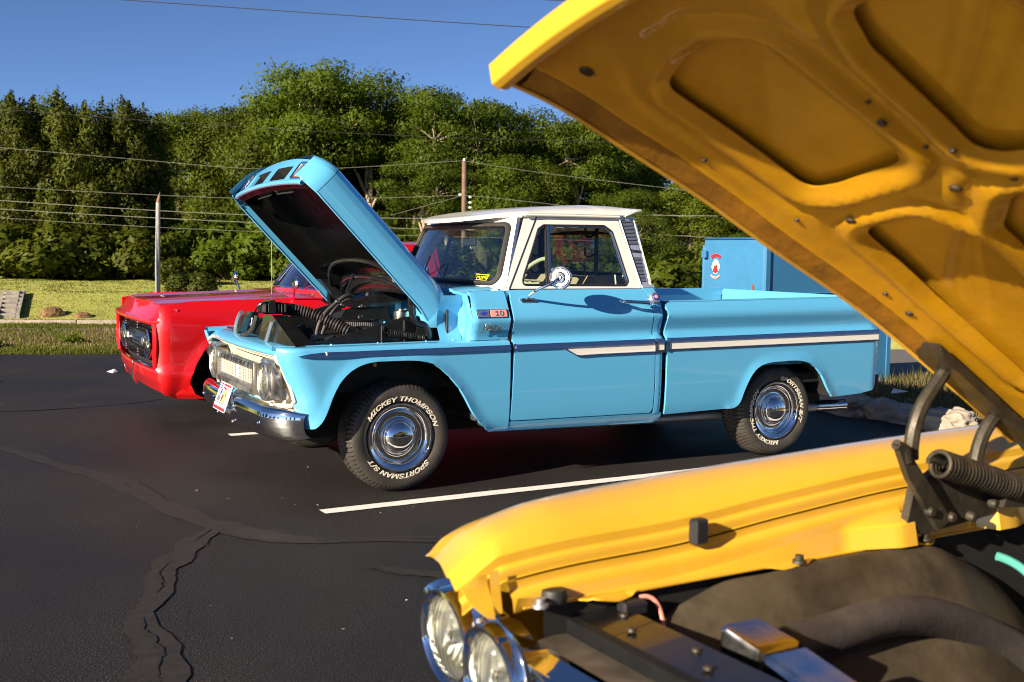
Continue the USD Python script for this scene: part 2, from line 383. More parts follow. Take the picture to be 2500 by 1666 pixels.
leaf_mat('grass_dry', (0.24, 0.18, 0.09), (0.60, 0.45, 0.24), 0.3)
# ---------------------------------------------------------------- ground
ED, WD = A([.954, -.30]), A([.30, .954])                # along the lot's far edge, and away across the road
TZ = A([(-400, -.04), (9.0, -.04), (9.5, .03), (12.4, .035), (13.6, -.05), (18, -.7), (28, -1.8), (38.8, -1.8), (41.4, -1.78), (44.2, -1.75), (48.5, -.72), (50, -.70), (56, -.45), (69, -.25), (90, 1.5), (130, 6), (200, 12), (500, 20)])
EDGE_X = lambda y: 4.98 + 0.10 * np.sin(y * 3.1) + 0.06 * np.sin(y * 7.3 + 1)      # ragged right edge of the lot
def terrain(x, y):
    x, y = A(x, float), A(y, float); w = .30 * x + .954 * y
    z = np.interp(w, TZ[:, 0], TZ[:, 1])
    n = meshkit.fbm(np.stack([x * .35, y * .35, 0 * x], -1), 4, 3) - .5
    z = z + n * np.clip((w - 9.3) / 3, 0, 1) * np.where((w > 29) & (w < 39.5), .04, .16)
    isl = np.clip((x - 4.95) / .5, 0, 1) * np.clip((3.1 - y) / .5, 0, 1) * np.clip((y + 4.6) / .5, 0, 1)
    z = z + isl * (.13 + .07 * (meshkit.fbm(np.stack([x * 2.1, y * 2.1, 0 * x], -1), 3, 9) - .5))
    return z
def level(c):                                              # e, w -> x, y
    return c[0] * ED + c[1] * WD
es = np.r_[np.linspace(-260, -40, 14), np.linspace(-36, -14, 12), np.linspace(-12, 14, 90), np.linspace(16, 60, 24), np.linspace(70, 300, 12)]
ws = np.r_[np.linspace(-200, -12, 10), np.linspace(-10, 8.8, 80), np.linspace(9.0, 14, 36), np.linspace(14.5, 60, 90), np.linspace(63, 130, 30), np.linspace(150, 500, 10)]
def gf(e, w):
    x = e * ED[0] + w * WD[0]; y = e * ED[1] + w * WD[1]
    return np.stack([x, y, terrain(x, y)], 1)
struct('ground', grid(gf, es, ws), 'lawn', smooth=True)
# the sealed lot: straight far edge, ragged right edge
lot = [tuple(level((-150, 9.2))), *[tuple(level((e, 9.2 + .05 * math.sin(e * 2.3) + .03 * math.sin(e * 5.1)))) for e in np.arange(-14, 2.0, .25)], tuple(level((1.9, 9.2)))]
ys = np.arange(7.2, -4.7, -.12)
lot += [(float(EDGE_X(y)), float(y)) for y in ys] + [(60, -4.9), (60, -80), (-120, -80)]
LOT = Polygon(lot).buffer(0)
struct('parking_lot', sheet(LOT, lambda x, y: np.stack([x, y, 0 * x], 1), res=6.0, edge=.5), 'asphalt', smooth=False)
side = Polygon([(6.75, 2.95), (7.6, 3.02), (9, 2.85), (14, 1.6), (50, -8), (70, 4), (14, 12.5), (8, 11), (5.4, 7.4), (5.25, 3.4)])
struct('side_road', sheet(side, lambda x, y: np.stack([x, y, 0 * x + .012], 1), res=4.0, edge=.4), 'old_asphalt', smooth=False)
struct('road', grid(lambda e, w: np.stack([e * ED[0] + w * WD[0], e * ED[1] + w * WD[1], terrain(e * ED[0] + w * WD[0], e * ED[1] + w * WD[1]) * 0 - 1.735], 1), np.linspace(-200, 160, 80), np.linspace(30.5, 38.8, 6)), 'road_grey', smooth=False)
kerb = []
for e0 in np.arange(-40, 20, 3.0):
    p0, p1 = level((e0 + .02, 41.5)), level((e0 + 2.98, 41.5))
    kerb.append(obox([*((p0 + p1) / 2), -1.70], [*ED, 0], [*WD, 0], [0, 0, 1], (2.96, .22, .22), .02))
kp = thing('kerb', 'low pale kerb line along the far side of the road', 'kerb')
for k in kerb:
    put('kerb_stone', k, 'concrete', kp)
# painted bay lines
def strip(pts, wid, z):
    p = A(pts, float); d = np.gradient(p, axis=0); d /= np.linalg.norm(d, axis=1, keepdims=True); n = np.stack([-d[:, 1], d[:, 0]], 1)
    wid = np.broadcast_to(A(wid, float), (len(p),))[:, None] / 2
    V = np.vstack([np.c_[p - n * wid, np.full(len(p), z)], np.c_[p + n * wid, np.full(len(p), z)]]); m = len(p)
    return V, tri([(i, i + 1, m + i + 1, m + i) for i in range(m - 1)])
def bay(x0, y0, x1, y1, label):
    n = 60; t = np.linspace(0, 1, n); r = np.random.default_rng(int(abs(y0) * 100))
    p = np.stack([x0 + (x1 - x0) * t, y0 + (y1 - y0) * t + r.normal(0, .0012, n)], 1)
    put('bay_line', strip(p, .105 + r.normal(0, .003, n), .004), 'road_paint', smooth=False, label=label, cat='road marking', group='white bay lines')
bay(-0.585, -0.225, 4.7, -0.02, 'long white painted bay line beside the light blue truck')
bay(-0.44, 2.52, 4.7, 2.60, 'white bay line end showing under the chrome front bumper')
bay(-0.60, -2.9, 4.7, -2.75, 'white painted bay line hidden behind the yellow fender')
# sealed cracks: flat irregular bands of tar with the open crack down the middle
def ragged(pts, wid, seed, n=70):
    r = np.random.default_rng(seed); c = curve(pts, n); j = np.stack([np.convolve(r.normal(0, 1, n), np.ones(7) / 7, 'same') for _ in (0, 1)], 1) * .022
    w = np.interp(np.linspace(0, 1, n), np.linspace(0, 1, len(wid)), wid) * (1 + .35 * np.convolve(r.normal(0, 1, n), np.ones(4) / 4, 'same')); return c + j, np.maximum(w, .012)
def band_poly(c, w):
    return unary_union([unary_union([Point(*p).buffer(max(a, .004) / 2, 5), Point(*q).buffer(max(b_, .004) / 2, 5)]).convex_hull for p, q, a, b_ in zip(c[:-1], c[1:], w[:-1], w[1:])]).buffer(0).simplify(.004)
BR = [(-1.19, -.30), (-1.222, -.394), (-1.326, -.533), (-1.454, -.755), (-1.546, -.931), (-1.637, -1.179), (-1.69, -1.386), (-1.751, -1.54), (-1.80, -1.685), (-1.79, -1.884), (-1.80, -2.076), (-1.835, -2.33), (-1.86, -2.6), (-1.88, -3.0)]
SEALS = [([(-3.4, 5.2), (-2.75, 3.9), (-2.06, 2.612), (-1.916, 2.274), (-1.778, 1.83), (-1.643, 1.494), (-1.525, 1.205), (-1.434, .80), (-1.378, .551), (-1.318, .227), (-1.248, 0), (-1.19, -.26), (-1.127, -.365)], [.07, .08, .09, .08, .12, .13, .14, .14, .13], 'long sealed crack running from the grass side towards the centre'),
         ([(-1.15, -.31), (-1.094, -.45), (-1.041, -.549), (-.964, -.668), (-.795, -.80), (-.642, -.86), (-.485, -.92), (-.255, -1.03), (.1, -1.2)], [.18, .19, .12, .10, .10, .09, .09], 'sealed crack running towards the yellow fender'),
         (BR, [.12, .14, .15, .14, .12, .11, .11, .13, .17, .20, .21, .22], 'wide sealed crack running to the bottom edge of the picture'),
         ([(-.756, -1.339), (-.642, -1.449), (-.494, -1.593), (-.3, -1.75)], [.02, .07, .09, .09], 'short sealed crack beside the yellow fender tip'),
         ([(-3.0, 4.45), (-1.959, 4.522), (-1.438, 4.519), (-.951, 4.618), (-.528, 4.846)], [.03, .04, .035, .03], 'thin sealed crack in front of the red truck')]
for k, (pts, wid, lab) in enumerate(SEALS):
    c, w = ragged(pts, wid, 40 + k)
    t = thing('sealed_crack', lab, 'crack')
    put('tar_band', sheet(band_poly(c, w), lambda x, y, k=k: np.stack([x, y, 0 * x + .0035 + .0008 * k], 1), .05, edge=.03), 'crack_sealer', t, smooth=False)
    if k < 3:
        r = np.random.default_rng(70 + k); n = 240; cc = curve(c[2:-3:5], n)
        cc = cc + np.stack([np.convolve(r.normal(0, .024, n), np.ones(9) / 9, 'same') for _ in (0, 1)], 1)
        wv = np.clip(.011 * (meshkit.fbm(np.c_[cc * 4, 0 * cc[:, 0]], 3, k) - .42) * 3, 0, .010)
        keep = wv > .0008; runs, cur = [], []
        for i in range(n):
            if keep[i]:
                cur.append(i)
            elif cur:
                runs.append(cur); cur = []
        for run in runs:
            if len(run) > 7:
                put('crack', sheet(band_poly(cc[run], wv[run]), lambda x, y, k=k: np.stack([x, y, 0 * x + .0075 + .0008 * k], 1), .05, edge=.03), 'crack_gap', t, smooth=False)
# small grit and scraps on the lot
r = np.random.default_rng(5); gr = []
for _ in range(260):
    x, y = r.uniform(-5, 3), r.uniform(-3.4, 9)
    s = r.uniform(.0015, .0042)
    gr.append(hull(A([x, y, s * .6]) + r.normal(0, s, (7, 3)) * [1, 1, .5]))
struct('grit', gr, 'concrete', smooth=False, kind='stuff', label='scattered pale grit on the dark asphalt')
for x, y, lab in [(-1.9, 6.9, 'small pale scrap of litter on the asphalt left of the red truck'), (-.62, 7.4, 'tiny pale scrap of litter near the lot edge')]:
    rr = np.random.default_rng(int(x * -100)); put('litter', hull(A([x, y, .012]) + rr.normal(0, .04, (9, 3)) * [1, 1, .25]), 'litter', smooth=False, label=lab, cat='litter')

# ---------------------------------------------------------------- grass
def blades(n, area, hmin, hmax, seed, lean=.5, wid=.006):
    r = np.random.default_rng(seed); p = area(r, n); n = len(p); z = terrain(p[:, 0], p[:, 1]) - .01
    d = r.uniform(0, 2 * np.pi, n); h = r.uniform(hmin, hmax, n) * (.5 + 1.1 * meshkit.fbm(np.c_[p * 1.3, 0 * p[:, 0]], 3, seed))
    s = np.stack([np.cos(d), np.sin(d), 0 * d], 1); l = np.stack([-np.sin(d), np.cos(d), 0 * d], 1) * (r.uniform(-lean, lean, n) * h)[:, None]
    b = np.c_[p, z]; w = (wid * r.uniform(.6, 1.5, n))[:, None]
    mid = b + l * .35 + np.c_[np.zeros((n, 2)), h * .6]; tip = b + l + np.c_[np.zeros((n, 2)), h]
    V = np.stack([b - s * w, b + s * w, mid + s * w * .7, mid - s * w * .7, tip], 1).reshape(-1, 3); k = np.arange(n)[:, None] * 5
    F = np.concatenate([k + A([[0, 1, 2]]), k + A([[0, 2, 3]]), k + A([[3, 2, 4]])]); return V, F
def strip_area(e0, e1, w0, w1):
    def f(r, n):
        e, w = r.uniform(e0, e1, n), r.uniform(w0, w1, n); return np.stack([e * ED[0] + w * WD[0], e * ED[1] + w * WD[1]], 1)
    return f
def isl_area(r, n):
    p = np.stack([r.uniform(4.95, 11, n), r.uniform(-4.4, 3.0, n)], 1)
    k = (p[:, 0] > EDGE_X(p[:, 1]) + .12) & ~((p[:, 0] > 6.7) & (p[:, 1] > 2.95 - .28 * (p[:, 0] - 8))); k &= r.uniform(0, 1, n) < np.where(p[:, 0] < 7.5, 1, .55); return p[k]
g1 = blades(52000, strip_area(-9, 2.5, 9.15, 12.9), .025, .065, 11)
g2 = blades(9000, strip_area(-9, 2.5, 9.12, 9.5), .04, .09, 12)
g3 = blades(26000, strip_area(-26, -4, 39.0, 41.3), .05, .13, 13, wid=.015)
g4 = blades(50000, strip_area(-22, 3, 41.8, 60), .02, .05, 14, wid=.02)
struct('grass', join([g1, g2, g3, g4]), 'grass_blade', smooth=False, kind='stuff', label='short green grass beside the road and on the bank')
struct('dry_grass', join([blades(60000, isl_area, .04, .13, 15, .9), blades(24000, strip_area(-9, 2.5, 9.9, 12.9), .03, .08, 16)]), 'grass_dry', smooth=False, kind='stuff', label='dry straw coloured grass behind the blue truck')
struct('island_grass', blades(7000, isl_area, .08, .22, 17, .5), 'grass_blade', smooth=False, kind='stuff', label='green grass tufts among the dry grass')
# clumps of weeds on the strip by the lot
def leaf_clump(r, n, size, leaf):
    c = r.normal(0, 1, (n, 3)) * A(size) * .45; c[:, 2] = np.abs(c[:, 2]); d = r.normal(0, 1, (n, 3)); d /= np.linalg.norm(d, axis=1, keepdims=True)
    e = np.cross(d, r.normal(0, 1, (n, 3))); e /= np.linalg.norm(e, axis=1, keepdims=True); s = (leaf * r.uniform(.6, 1.3, n))[:, None]
    V = np.stack([c - d * s, c + e * s * .45, c + d * s, c - e * s * .45], 1).reshape(-1, 3); k = np.arange(n)[:, None] * 4
    return V, np.concatenate([k + A([[0, 1, 2]]), k + A([[0, 2, 3]])])
for e, w, s, lab in [(-5.0, 9.75, .28, 'dark leafy weed clump on the grass at the left picture edge'), (-2.75, 9.9, .26, 'leafy weed clump on the grass beside the red truck grille'), (-3.95, 10.4, .16, 'small leafy weed clump in the middle of the grass strip')]:
    x, y = level((e, w)); rr = np.random.default_rng(int(w * 100)); m = leaf_clump(rr, 420, (s, s, s * .7), .035)
    put('weed', move(m, (x, y, float(terrain(x, y)))), 'leaf_broad', smooth=False, label=lab, cat='weed')
isl = Polygon([(float(EDGE_X(y)) + .03, float(y)) for y in np.arange(2.9, -4.5, -.15)] + [(11, -4.4), (11, 1.9), (9, 2.6), (7.4, 2.85), (6.7, 2.8), (5.2, 2.95)])
struct('dry_ground', sheet(isl.buffer(0), lambda x, y: np.stack([x, y, terrain(x, y) + .006], 1), .12), 'dry_ground', smooth=True)
# broken kerb rocks along the right edge of the lot
def rock(c, size, seed, sub=3, rough=.22):
    m = trimesh.creation.icosphere(subdivisions=sub); v = A(m.vertices); v = np.sign(v) * np.abs(v) ** .7
    v *= 1 + rough * 2 * (meshkit.fbm(v * 1.7 + seed * 7.1, 4, seed)[:, None] - .5)
    return v * A(size) + A(c, float), m.faces
for k, (x, y, s, lab) in enumerate([(5.06, 1.72, (.17, .46, .15), 'long broken concrete kerb lump behind the rear tyre of the blue truck'), (5.12, 1.02, (.16, .30, .13), 'middle broken concrete kerb lump at the edge of the dry grass'),
                                  (5.06, .42, (.17, .30, .15), 'broken concrete kerb lump nearest the yellow hood strut'), (6.25, .62, (.20, .32, .13), 'pale flat rock lying in the dry grass'), (5.1, 2.5, (.15, .3, .12), 'broken kerb lump beside the blue dumpster'), (5.62, 1.3, (.10, .16, .07), 'small pale rock in the dry grass'), (5.0, -.35, (.17, .36, .14), 'kerb lump hidden behind the yellow fender')]):
    put('rock', rock((x, y, .04), s, k + 1, 4, .5), 'concrete', smooth=50, label=lab, cat='rock')
put('litter', hull(A([5.35, 1.25, .22]) + np.random.default_rng(3).normal(0, .035, (9, 3)) * [1, 1, .4]), 'litter', smooth=False, label='white scrap of paper on the dry grass by the kerb lumps', cat='litter')
put('litter', hull(A([5.58, 45.09, -1.60]) + np.random.default_rng(4).normal(0, .16, (9, 3)) * [1.4, 1, .4]), 'litter', smooth=False, label='white scrap of litter at the foot of the lawn bank', cat='litter')

# ---------------------------------------------------------------- stone steps on the bank, hay heaps
st = thing('stone_steps', 'weathered stone steps with side walls set into the lawn bank', 'steps', (0.52, 46.3, -1.75))
w3 = A([.13, .9915, 0]); e3 = A([.9915, -.13, 0])
for k in range(6):
    put('step', obox(w3 * (.25 + .64 * k) + A([0, 0, .08 + .17 * k]), e3, w3, [0, 0, 1], (.66, .62, .34), .04), 'step_stone', st)
for s in (-1, 1):
    c = [e3 * s * .41 + w3 * a + A([0, 0, b]) + e3 * .075 * q for q in (-1, 1) for a, b in ((-.15, -.2), (-.15, .24), (3.9, 1.14), (3.9, .6))]
    put('side_wall', hull(c), 'step_stone', st)
    put('moss_face', hull([e3 * (s * .41 + .08) + w3 * a + A([0, 0, b]) + e3 * .012 * q for q in (-1, 1) for a, b in ((-.12, -.2), (-.12, .20), (3.88, 1.10), (3.88, .6))]), 'moss', st)
for x, y, z, s, lab in [(2.3, 46.3, -1.62, (.48, .38, .36), 'large heap of dry hay at the foot of the bank'), (3.5, 45.7, -1.66, (.34, .26, .19), 'small heap of dry hay at the foot of the bank')]:
    rr = np.random.default_rng(int(x * 10)); base = rock((0, 0, 0), s, int(x * 3), 4, .35)
    n = 1500; d = rr.normal(0, 1, (n, 3)); d[:, 2] = np.abs(d[:, 2]); d /= np.linalg.norm(d, axis=1, keepdims=True); c = d * A(s) * rr.uniform(.9, 1.12, (n, 1)); t = rr.normal(0, 1, (n, 3)); t /= np.linalg.norm(t, axis=1, keepdims=True)
    u = np.cross(t, d); V = np.stack([c - t * .09, c + u * .012, c + t * .09], 1).reshape(-1, 3)
    h = thing('hay_heap', lab, 'hay heap', (x, y, z)); put('heap', base, 'hay', h); put('straw', (V, np.arange(3 * n).reshape(-1, 3)), 'hay', h, smooth=False, kind='stuff')

# ---------------------------------------------------------------- poles and wires
pl = thing('utility_pole', 'leaning grey wooden utility pole with slanted top beside the road', 'utility pole', (6.95, 47.2, -1.2))
m = tube([(0, 0, -.4), (.06, .3, 2.0), (.21, .8, 4.7)], [.115, .11, .10], 14); put('shaft', m, 'pole_grey', pl)
put('top_cap', hull([A([.21, .8, 4.7]) + A([.10 * math.cos(a), .10 * math.sin(a), .30 + .30 * math.cos(a) if q else -.01]) for a in np.linspace(0, 2 * np.pi, 12, endpoint=False) for q in (0, 1)]), 'pole_wood', pl)
put('cable_cover', tube([(-.09, -.10, -.2), (-.03, .19, 2.0), (.11, .69, 4.3)], .035, 8), 'grey_steel', pl)
p2 = thing('utility_pole', 'brown wooden utility pole with white insulators behind the hood and cab', 'utility pole', (22.45, 46.9, -.7))
put('shaft', tube([(0, 0, -.4), (0, .02, 3.4), (-.01, .05, 6.8)], [.16, .14, .12], 14), 'pole_wood', p2)
for z in (4.95, 4.66, 4.40):
    put('insulator', lathe([(0, 0), (.05, .01), (.07, .06), (.04, .10), (.06, .13), (0, .16)], (.22, -.04, z), (1, -.4, 0), 10), 'insulator', p2)
    put('bracket', tube([(.08, 0, z), (.24, -.05, z)], .015, 6), 'grey_steel', p2)
put('insulator', lathe([(0, 0), (.06, .01), (.07, .08), (.05, .14), (0, .16)], (-.01, .05, 6.8), (0, 0, 1), 10), 'insulator', p2)
put('spool', lathe([(0, 0), (.06, .01), (.07, .08), (.05, .14), (0, .16)], (-.15, .05, 5.05), (-1, .4, 0), 10), 'insulator', p2)
def wire(pts, rad, m, lab, tw=False):
    c = curve(pts, 40); put('wire', tube(c, rad, 5, cap=False), m, label=lab, cat='wire', group='overhead wires')
wire([(-6, 21, 6.75), (1.06, 17.42, 6.31), (4.65, 15.51, 6.08), (8.39, 13.52, 5.86), (14, 10.6, 5.7)], .009, 'wire_dark', 'dark wire crossing the top of the sky')
wire([(6.0, 14.9, 6.55), (8.4, 13.57, 6.42), (11, 12.2, 6.34)], .009, 'wire_dark', 'dark wire just touching the top picture edge by the yellow hood')
wire([(-6, 62.2, 9.2), (1.09, 58.4, 8.51), (12.41, 52.38, 7.72), (25.62, 45.4, 7.23), (29.68, 43.26, 7.2), (36.95, 39.44, 7.2)], .011, 'wire_dark', 'dark wire crossing just below the left tree tops')
wire([(-6, 62.0, 7.2), (1.04, 58.25, 6.49), (8.58, 54.23, 5.86), (12.54, 52.12, 5.57), (16.74, 49.92, 5.66), (22.44, 46.97, 6.12)], .0085, 'wire_grey', 'pale wire sagging to the top of the brown pole')
wire([(22.44, 46.97, 6.12), (23.7, 46.29, 5.9), (27.46, 44.26, 5.36), (33.02, 41.28, 4.7), (36.88, 39.21, 4.27)], .0085, 'wire_grey', 'pale wire falling to the right from the top of the brown pole')
wire([(-6, 61.8, 4.9), (.99, 58.09, 4.47), (8.29, 54.22, 4.13), (12.22, 52.15, 4.02), (18.15, 49.04, 4.12), (22.39, 46.83, 4.33)], .0085, 'wire_grey', 'pale wire ending at the lower spool of the brown pole')
wire([(22.39, 46.83, 4.33), (23.65, 46.16, 4.22), (26.7, 44.52, 3.89), (33.08, 41.13, 3.36)], .0085, 'wire_grey', 'pale wire falling to the right from the lower spool of the brown pole')
wire([(-6, 61.7, 4.2), (.97, 58.03, 3.75), (12.25, 52.05, 3.17), (18.92, 48.54, 3.09), (20.54, 47.69, 3.1), (30.55, 42.47, 3.4), (34.06, 40.61, 3.42)], .014, 'wire_grey', 'thick pale cable, upper one of the pair crossing the leaning pole')
wire([(-6, 61.6, 3.75), (.96, 58.0, 3.3), (12.64, 51.81, 2.77), (19.42, 48.23, 2.57), (20.64, 47.59, 2.55), (30.75, 42.26, 2.44), (33.35, 40.89, 2.32), (38.71, 38.05, 2.17)], .014, 'wire_grey', 'thick pale cable, lower one of the pair crossing the leaning pole')
wire([(-6, 61.5, 3.3), (.95, 57.96, 2.85), (12.91, 51.63, 2.3), (19.63, 48.09, 2.2), (31.02, 42.08, 1.97), (33.45, 40.79, 1.88), (38.7, 38.02, 1.74)], .0085, 'wire_grey', 'lowest pale wire crossing the leaning pole')
wire([(18.98, 48.52, 3.24), (22.39, 46.83, 4.33)], .0085, 'wire_grey', 'short slanting guy wire left of the brown pole')

# ---------------------------------------------------------------- blue dumpster on the grass
db = thing('dumpster', 'large blue steel container with a small round decal behind the truck bed', 'dumpster', (4.95, 2.62, .05))
L, B, H = 1.75, 1.05, 1.56
put('side_panel', box((0.0, 0.0, 0), (L, .035, H - .06), .012), 'dumpster_blue', db)
put('end_panel', box((0.0, .036, 0), (.035, B - .036, H), .012), 'dumpster_blue', db)
put('side_panel', box((0.0, B - .035, 0), (L, B, H - .06), .012), 'dumpster_blue', db)
put('end_panel', box((L - .035, .036, 0), (L, B - .036, H), .012), 'dumpster_blue', db)
put('lid', hull([(x, y, z) for x, y, z in [(-.012, .02, H), (-.012, B - .02, H), (L + .012, .02, H - .05), (L + .012, B - .02, H - .05), (.04, .06, H + .022), (.04, B - .06, H + .022), (L - .05, .06, H - .03), (L - .05, B - .06, H - .03)]]), 'dumpster_blue', db)
put('floor', box((.036, .036, .02), (L - .036, B - .036, .06), .005), 'dumpster_blue', db)
for x in (0.0, L - .05):
    put('corner_post', box((x - .012, -.014, 0), (x + .05, -.001, H - .05), .004), 'dumpster_blue', db)
put('seam', tube([(.05, -.004, 1.02), (.5, -.004, 1.015), (1.1, -.004, 1.02), (1.7, -.004, 1.012)], .008, 6), 'dumpster_blue', db)
put('hinge', box((-.05, .93, 1.36), (-.012, 1.0, 1.44), .006), 'dumpster_blue', db)
fx = dict(ex=(0, -1, 0), ey=(0, 0, 1))                       # on the end panel, seen from -x
dc = put('decal', flat(Point(0, 0).buffer(.065).union(affinity.scale(Point(0, 0).buffer(.06), .95, 1.3)), (-.003, .80, 1.27), th=.003, **fx), 'plate_white', db)
D0 = (-.0065, .80, 1.27)
def arc(r0, r1, a0, a1, n=9):
    t = np.radians(np.linspace(a0, a1, n)); return Polygon([(r1 * math.sin(a), r1 * math.cos(a)) for a in t] + [(r0 * math.sin(a), r0 * math.cos(a)) for a in t[::-1]])
put('red_arc', flat(unary_union([arc(.105, .140, a, a + 9) for a in range(-38, 34, 11)]), D0, th=.003, **fx), 'plate_red', dc)
put('lower_arc', flat(arc(.105, .125, 140, 220), D0, th=.003, **fx), 'badge_pink', dc)
put('figure', flat(Polygon([(-.045, -.05), (0, -.075), (.045, -.05), (.03, .0), (.012, .045), (-.012, .045), (-.03, 0)]), D0, th=.003, **fx), 'plate_brown', dc)
put('figure_chest', flat(Polygon([(-.022, -.062), (.022, -.062), (.024, -.01), (-.024, -.01)]), (-.0085, .80, 1.27), th=.003, **fx), 'plate_red', dc)
put('figure_face', flat(Point(0, .022).buffer(.015), (-.0085, .80, 1.27), th=.003, **fx), 'decal_cream', dc)
put('rust_spot', flat(affinity.scale(Point(0, 0).buffer(.02), .8, 1.7), (-.004, .19, 1.07), th=.004, **fx), 'rust', db)
put('paint_chip', flat(Polygon([(.0, .0), (.035, -.05), (.03, -.075), (.0, -.04)]), (-.004, .19, 1.05), th=.003, **fx), 'plate_white', db)
# ---------------------------------------------------------------- wheels
TY = A([(.205, .050), (.212, .024), (.232, .008), (.262, .001), (.290, .004), (.306, .013), (.3165, .024), (.325, .038), (.331, .056), (.3345, .08), (.3355, .13), (.3345, .18), (.331, .204), (.325, .222), (.3165, .236), (.300, .250), (.25, .262), (.205, .225)])
def tyre_mesh(n=720, lugs=72):
    d = np.r_[0, np.cumsum(np.linalg.norm(np.diff(TY, axis=0), axis=1))]
    s = np.unique(np.r_[d, np.linspace(d[5], d[14], 34)]); pr = np.stack([PchipInterpolator(d, TY[:, k])(s) for k in (0, 1)], 1)
    th = np.arange(n) * 2 * np.pi / n; R, Y = pr[:, 0][:, None], pr[:, 1][:, None]
    ph = (th[None] * lugs / (2 * np.pi)) % 1.0
    tread = np.clip((R - .305) / .006, 0, 1)
    sh = np.abs(Y - .13) > .050
    skew = (Y - .13) * 9.0
    g = np.where(sh, (((ph + skew * .25) % 1) < .26) * .010, (((ph + skew * 1.6 + .12 * np.sin(Y * 190)) % 1) < .26) * .008)
    ring = sum(np.exp(-((Y - c) / .0030) ** 2) for c in (.078, .112, .148, .182)) * .007
    fine = (np.sin(th[None] * 300) > .93) * 0
    r = R - tread * np.maximum(g, ring) + fine
    V = np.stack([r * np.sin(th), np.broadcast_to(Y, r.shape), r * np.cos(th)], -1).reshape(-1, 3); m = len(pr)
    i, j = np.meshgrid(np.arange(m - 1), np.arange(n), indexing='ij'); i, j = i.ravel(), j.ravel(); k = (j + 1) % n
    return V, tri(np.stack([i * n + j, i * n + k, (i + 1) * n + k, (i + 1) * n + j], 1)[:, ::-1])
TYRE = tyre_mesh()
RIM = [(.185, .150), (.200, .050), (.2075, .030), (.2095, .016), (.2065, .007), (.2010, .007), (.1970, .014), (.1925, .016), (.1780, .022), (.1660, .033), (.1600, .046), (.1520, .053), (.1300, .057), (.1180, .055), (.1145, .044), (.1100, .036), (.1040, .034), (.0990, .038), (.0945, .034), (.0925, .020)]
CAP = [(.0940, .022), (.0930, .013), (.0850, .0045), (.0700, -.006), (.0500, -.0142), (.0250, -.0188), (0.0, -.0203)]
def smooth_prof(p, k=4):
    p = A(p, float); d = np.r_[0, np.cumsum(np.linalg.norm(np.diff(p, axis=0), axis=1))]; s = np.unique(np.r_[d, np.linspace(0, d[-1], len(p) * k)])
    return np.stack([PchipInterpolator(d, p[:, i])(s) for i in (0, 1)], 1)
RIMM = lathe(smooth_prof(RIM), (0, 0, 0), (0, 1, 0), 120); CAPM = lathe(smooth_prof(CAP), (0, 0, 0), (0, 1, 0), 96)
def wheel(T, pos, rot=0.0, far=False, steer=0.0, letters=True):
    def tr(m, off=True):
        v = A(m[0], float).copy(); f = tri(m[1])
        a = math.radians(rot) if off else 0.0; c, s = math.cos(a), math.sin(a)     # clockwise seen from -y
        v = np.stack([v[:, 0] * c + v[:, 2] * s, v[:, 1], -v[:, 0] * s + v[:, 2] * c], 1)
        a = math.radians(steer); c, s = math.cos(a), math.sin(a); yo = v[:, 1] - .13; v = np.stack([v[:, 0] * c - yo * s, v[:, 0] * s + yo * c + .13, v[:, 2]], 1)
        if far:
            v[:, 1] = -v[:, 1]; f = f[:, ::-1]
        return v + A(pos, float), f
    w = put('wheel', tr(RIMM), 'chrome', T, smooth=40)
    ty = put('tyre', tr(TYRE), 'tyre_rubber', w, smooth=28)
    put('hub_cap', tr(CAPM), 'chrome', w, smooth=True)
    put('wheel_back', tr(lathe([(.195, .12), (.10, .14), (0, .14)], (0, 0, 0), (0, 1, 0), 32)), 'black_satin', w)
    if letters:
        put('lettering', [tr(ring_text('MICKEY THOMPSON', .027, .2215, 8, squeeze=1.42, y=.0075)), tr(ring_text('SPORTSMAN S/T', .027, .2215, 185, squeeze=1.36, y=.0075))], 'tyre_letter', w, smooth=False)
    return w

# ---------------------------------------------------------------- light blue pickup truck
T = thing('pickup_truck', 'light blue vintage pickup truck with white roof and raised blue hood', 'pickup truck')
RK = .009                                                       # the body sits a little nose-down
P0 = pch([(.30, .055), (.322, .048), (.345, .030), (.42, .012), (.6, .002), (.76, 0), (.845, 0), (.872, .003), (.884, .010), (.893, .030), (.905, .0385), (.925, .036), (.975, .018), (1.018, .0015), (1.028, -.001), (1.038, .003), (1.07, .02), (1.11, .042), (1.15, .065), (1.18, .088), (1.212, .115)])
def Y0(x, z):
    return P0(A(z) - RK * A(x))
def side_f(arch=None, flare=.016, front=None):
    L = LineString(arch) if arch is not None else None
    def f(x, z):
        y = Y0(x, z)
        if front is not None:
            y = y + .085 * np.clip((front(z) + .15 - x) / .15, 0, 1) ** 2.3
        if L is not None:
            d = A([L.distance(Point(a, b)) for a, b in zip(x, z)]); y = y - flare * np.exp(-(d / .024) ** 1.4) + .004 * np.exp(-(d / .006) ** 2)
        return np.stack([x, y, z], 1)
    return f
def both(name, m, mt, parent=None, smooth=35, **k):
    a = put(name, m, mt, parent or T, smooth, **k); b = put(name, mirror(m if not isinstance(m, list) else join(m)), mt, parent or T, smooth, **k); return a, b
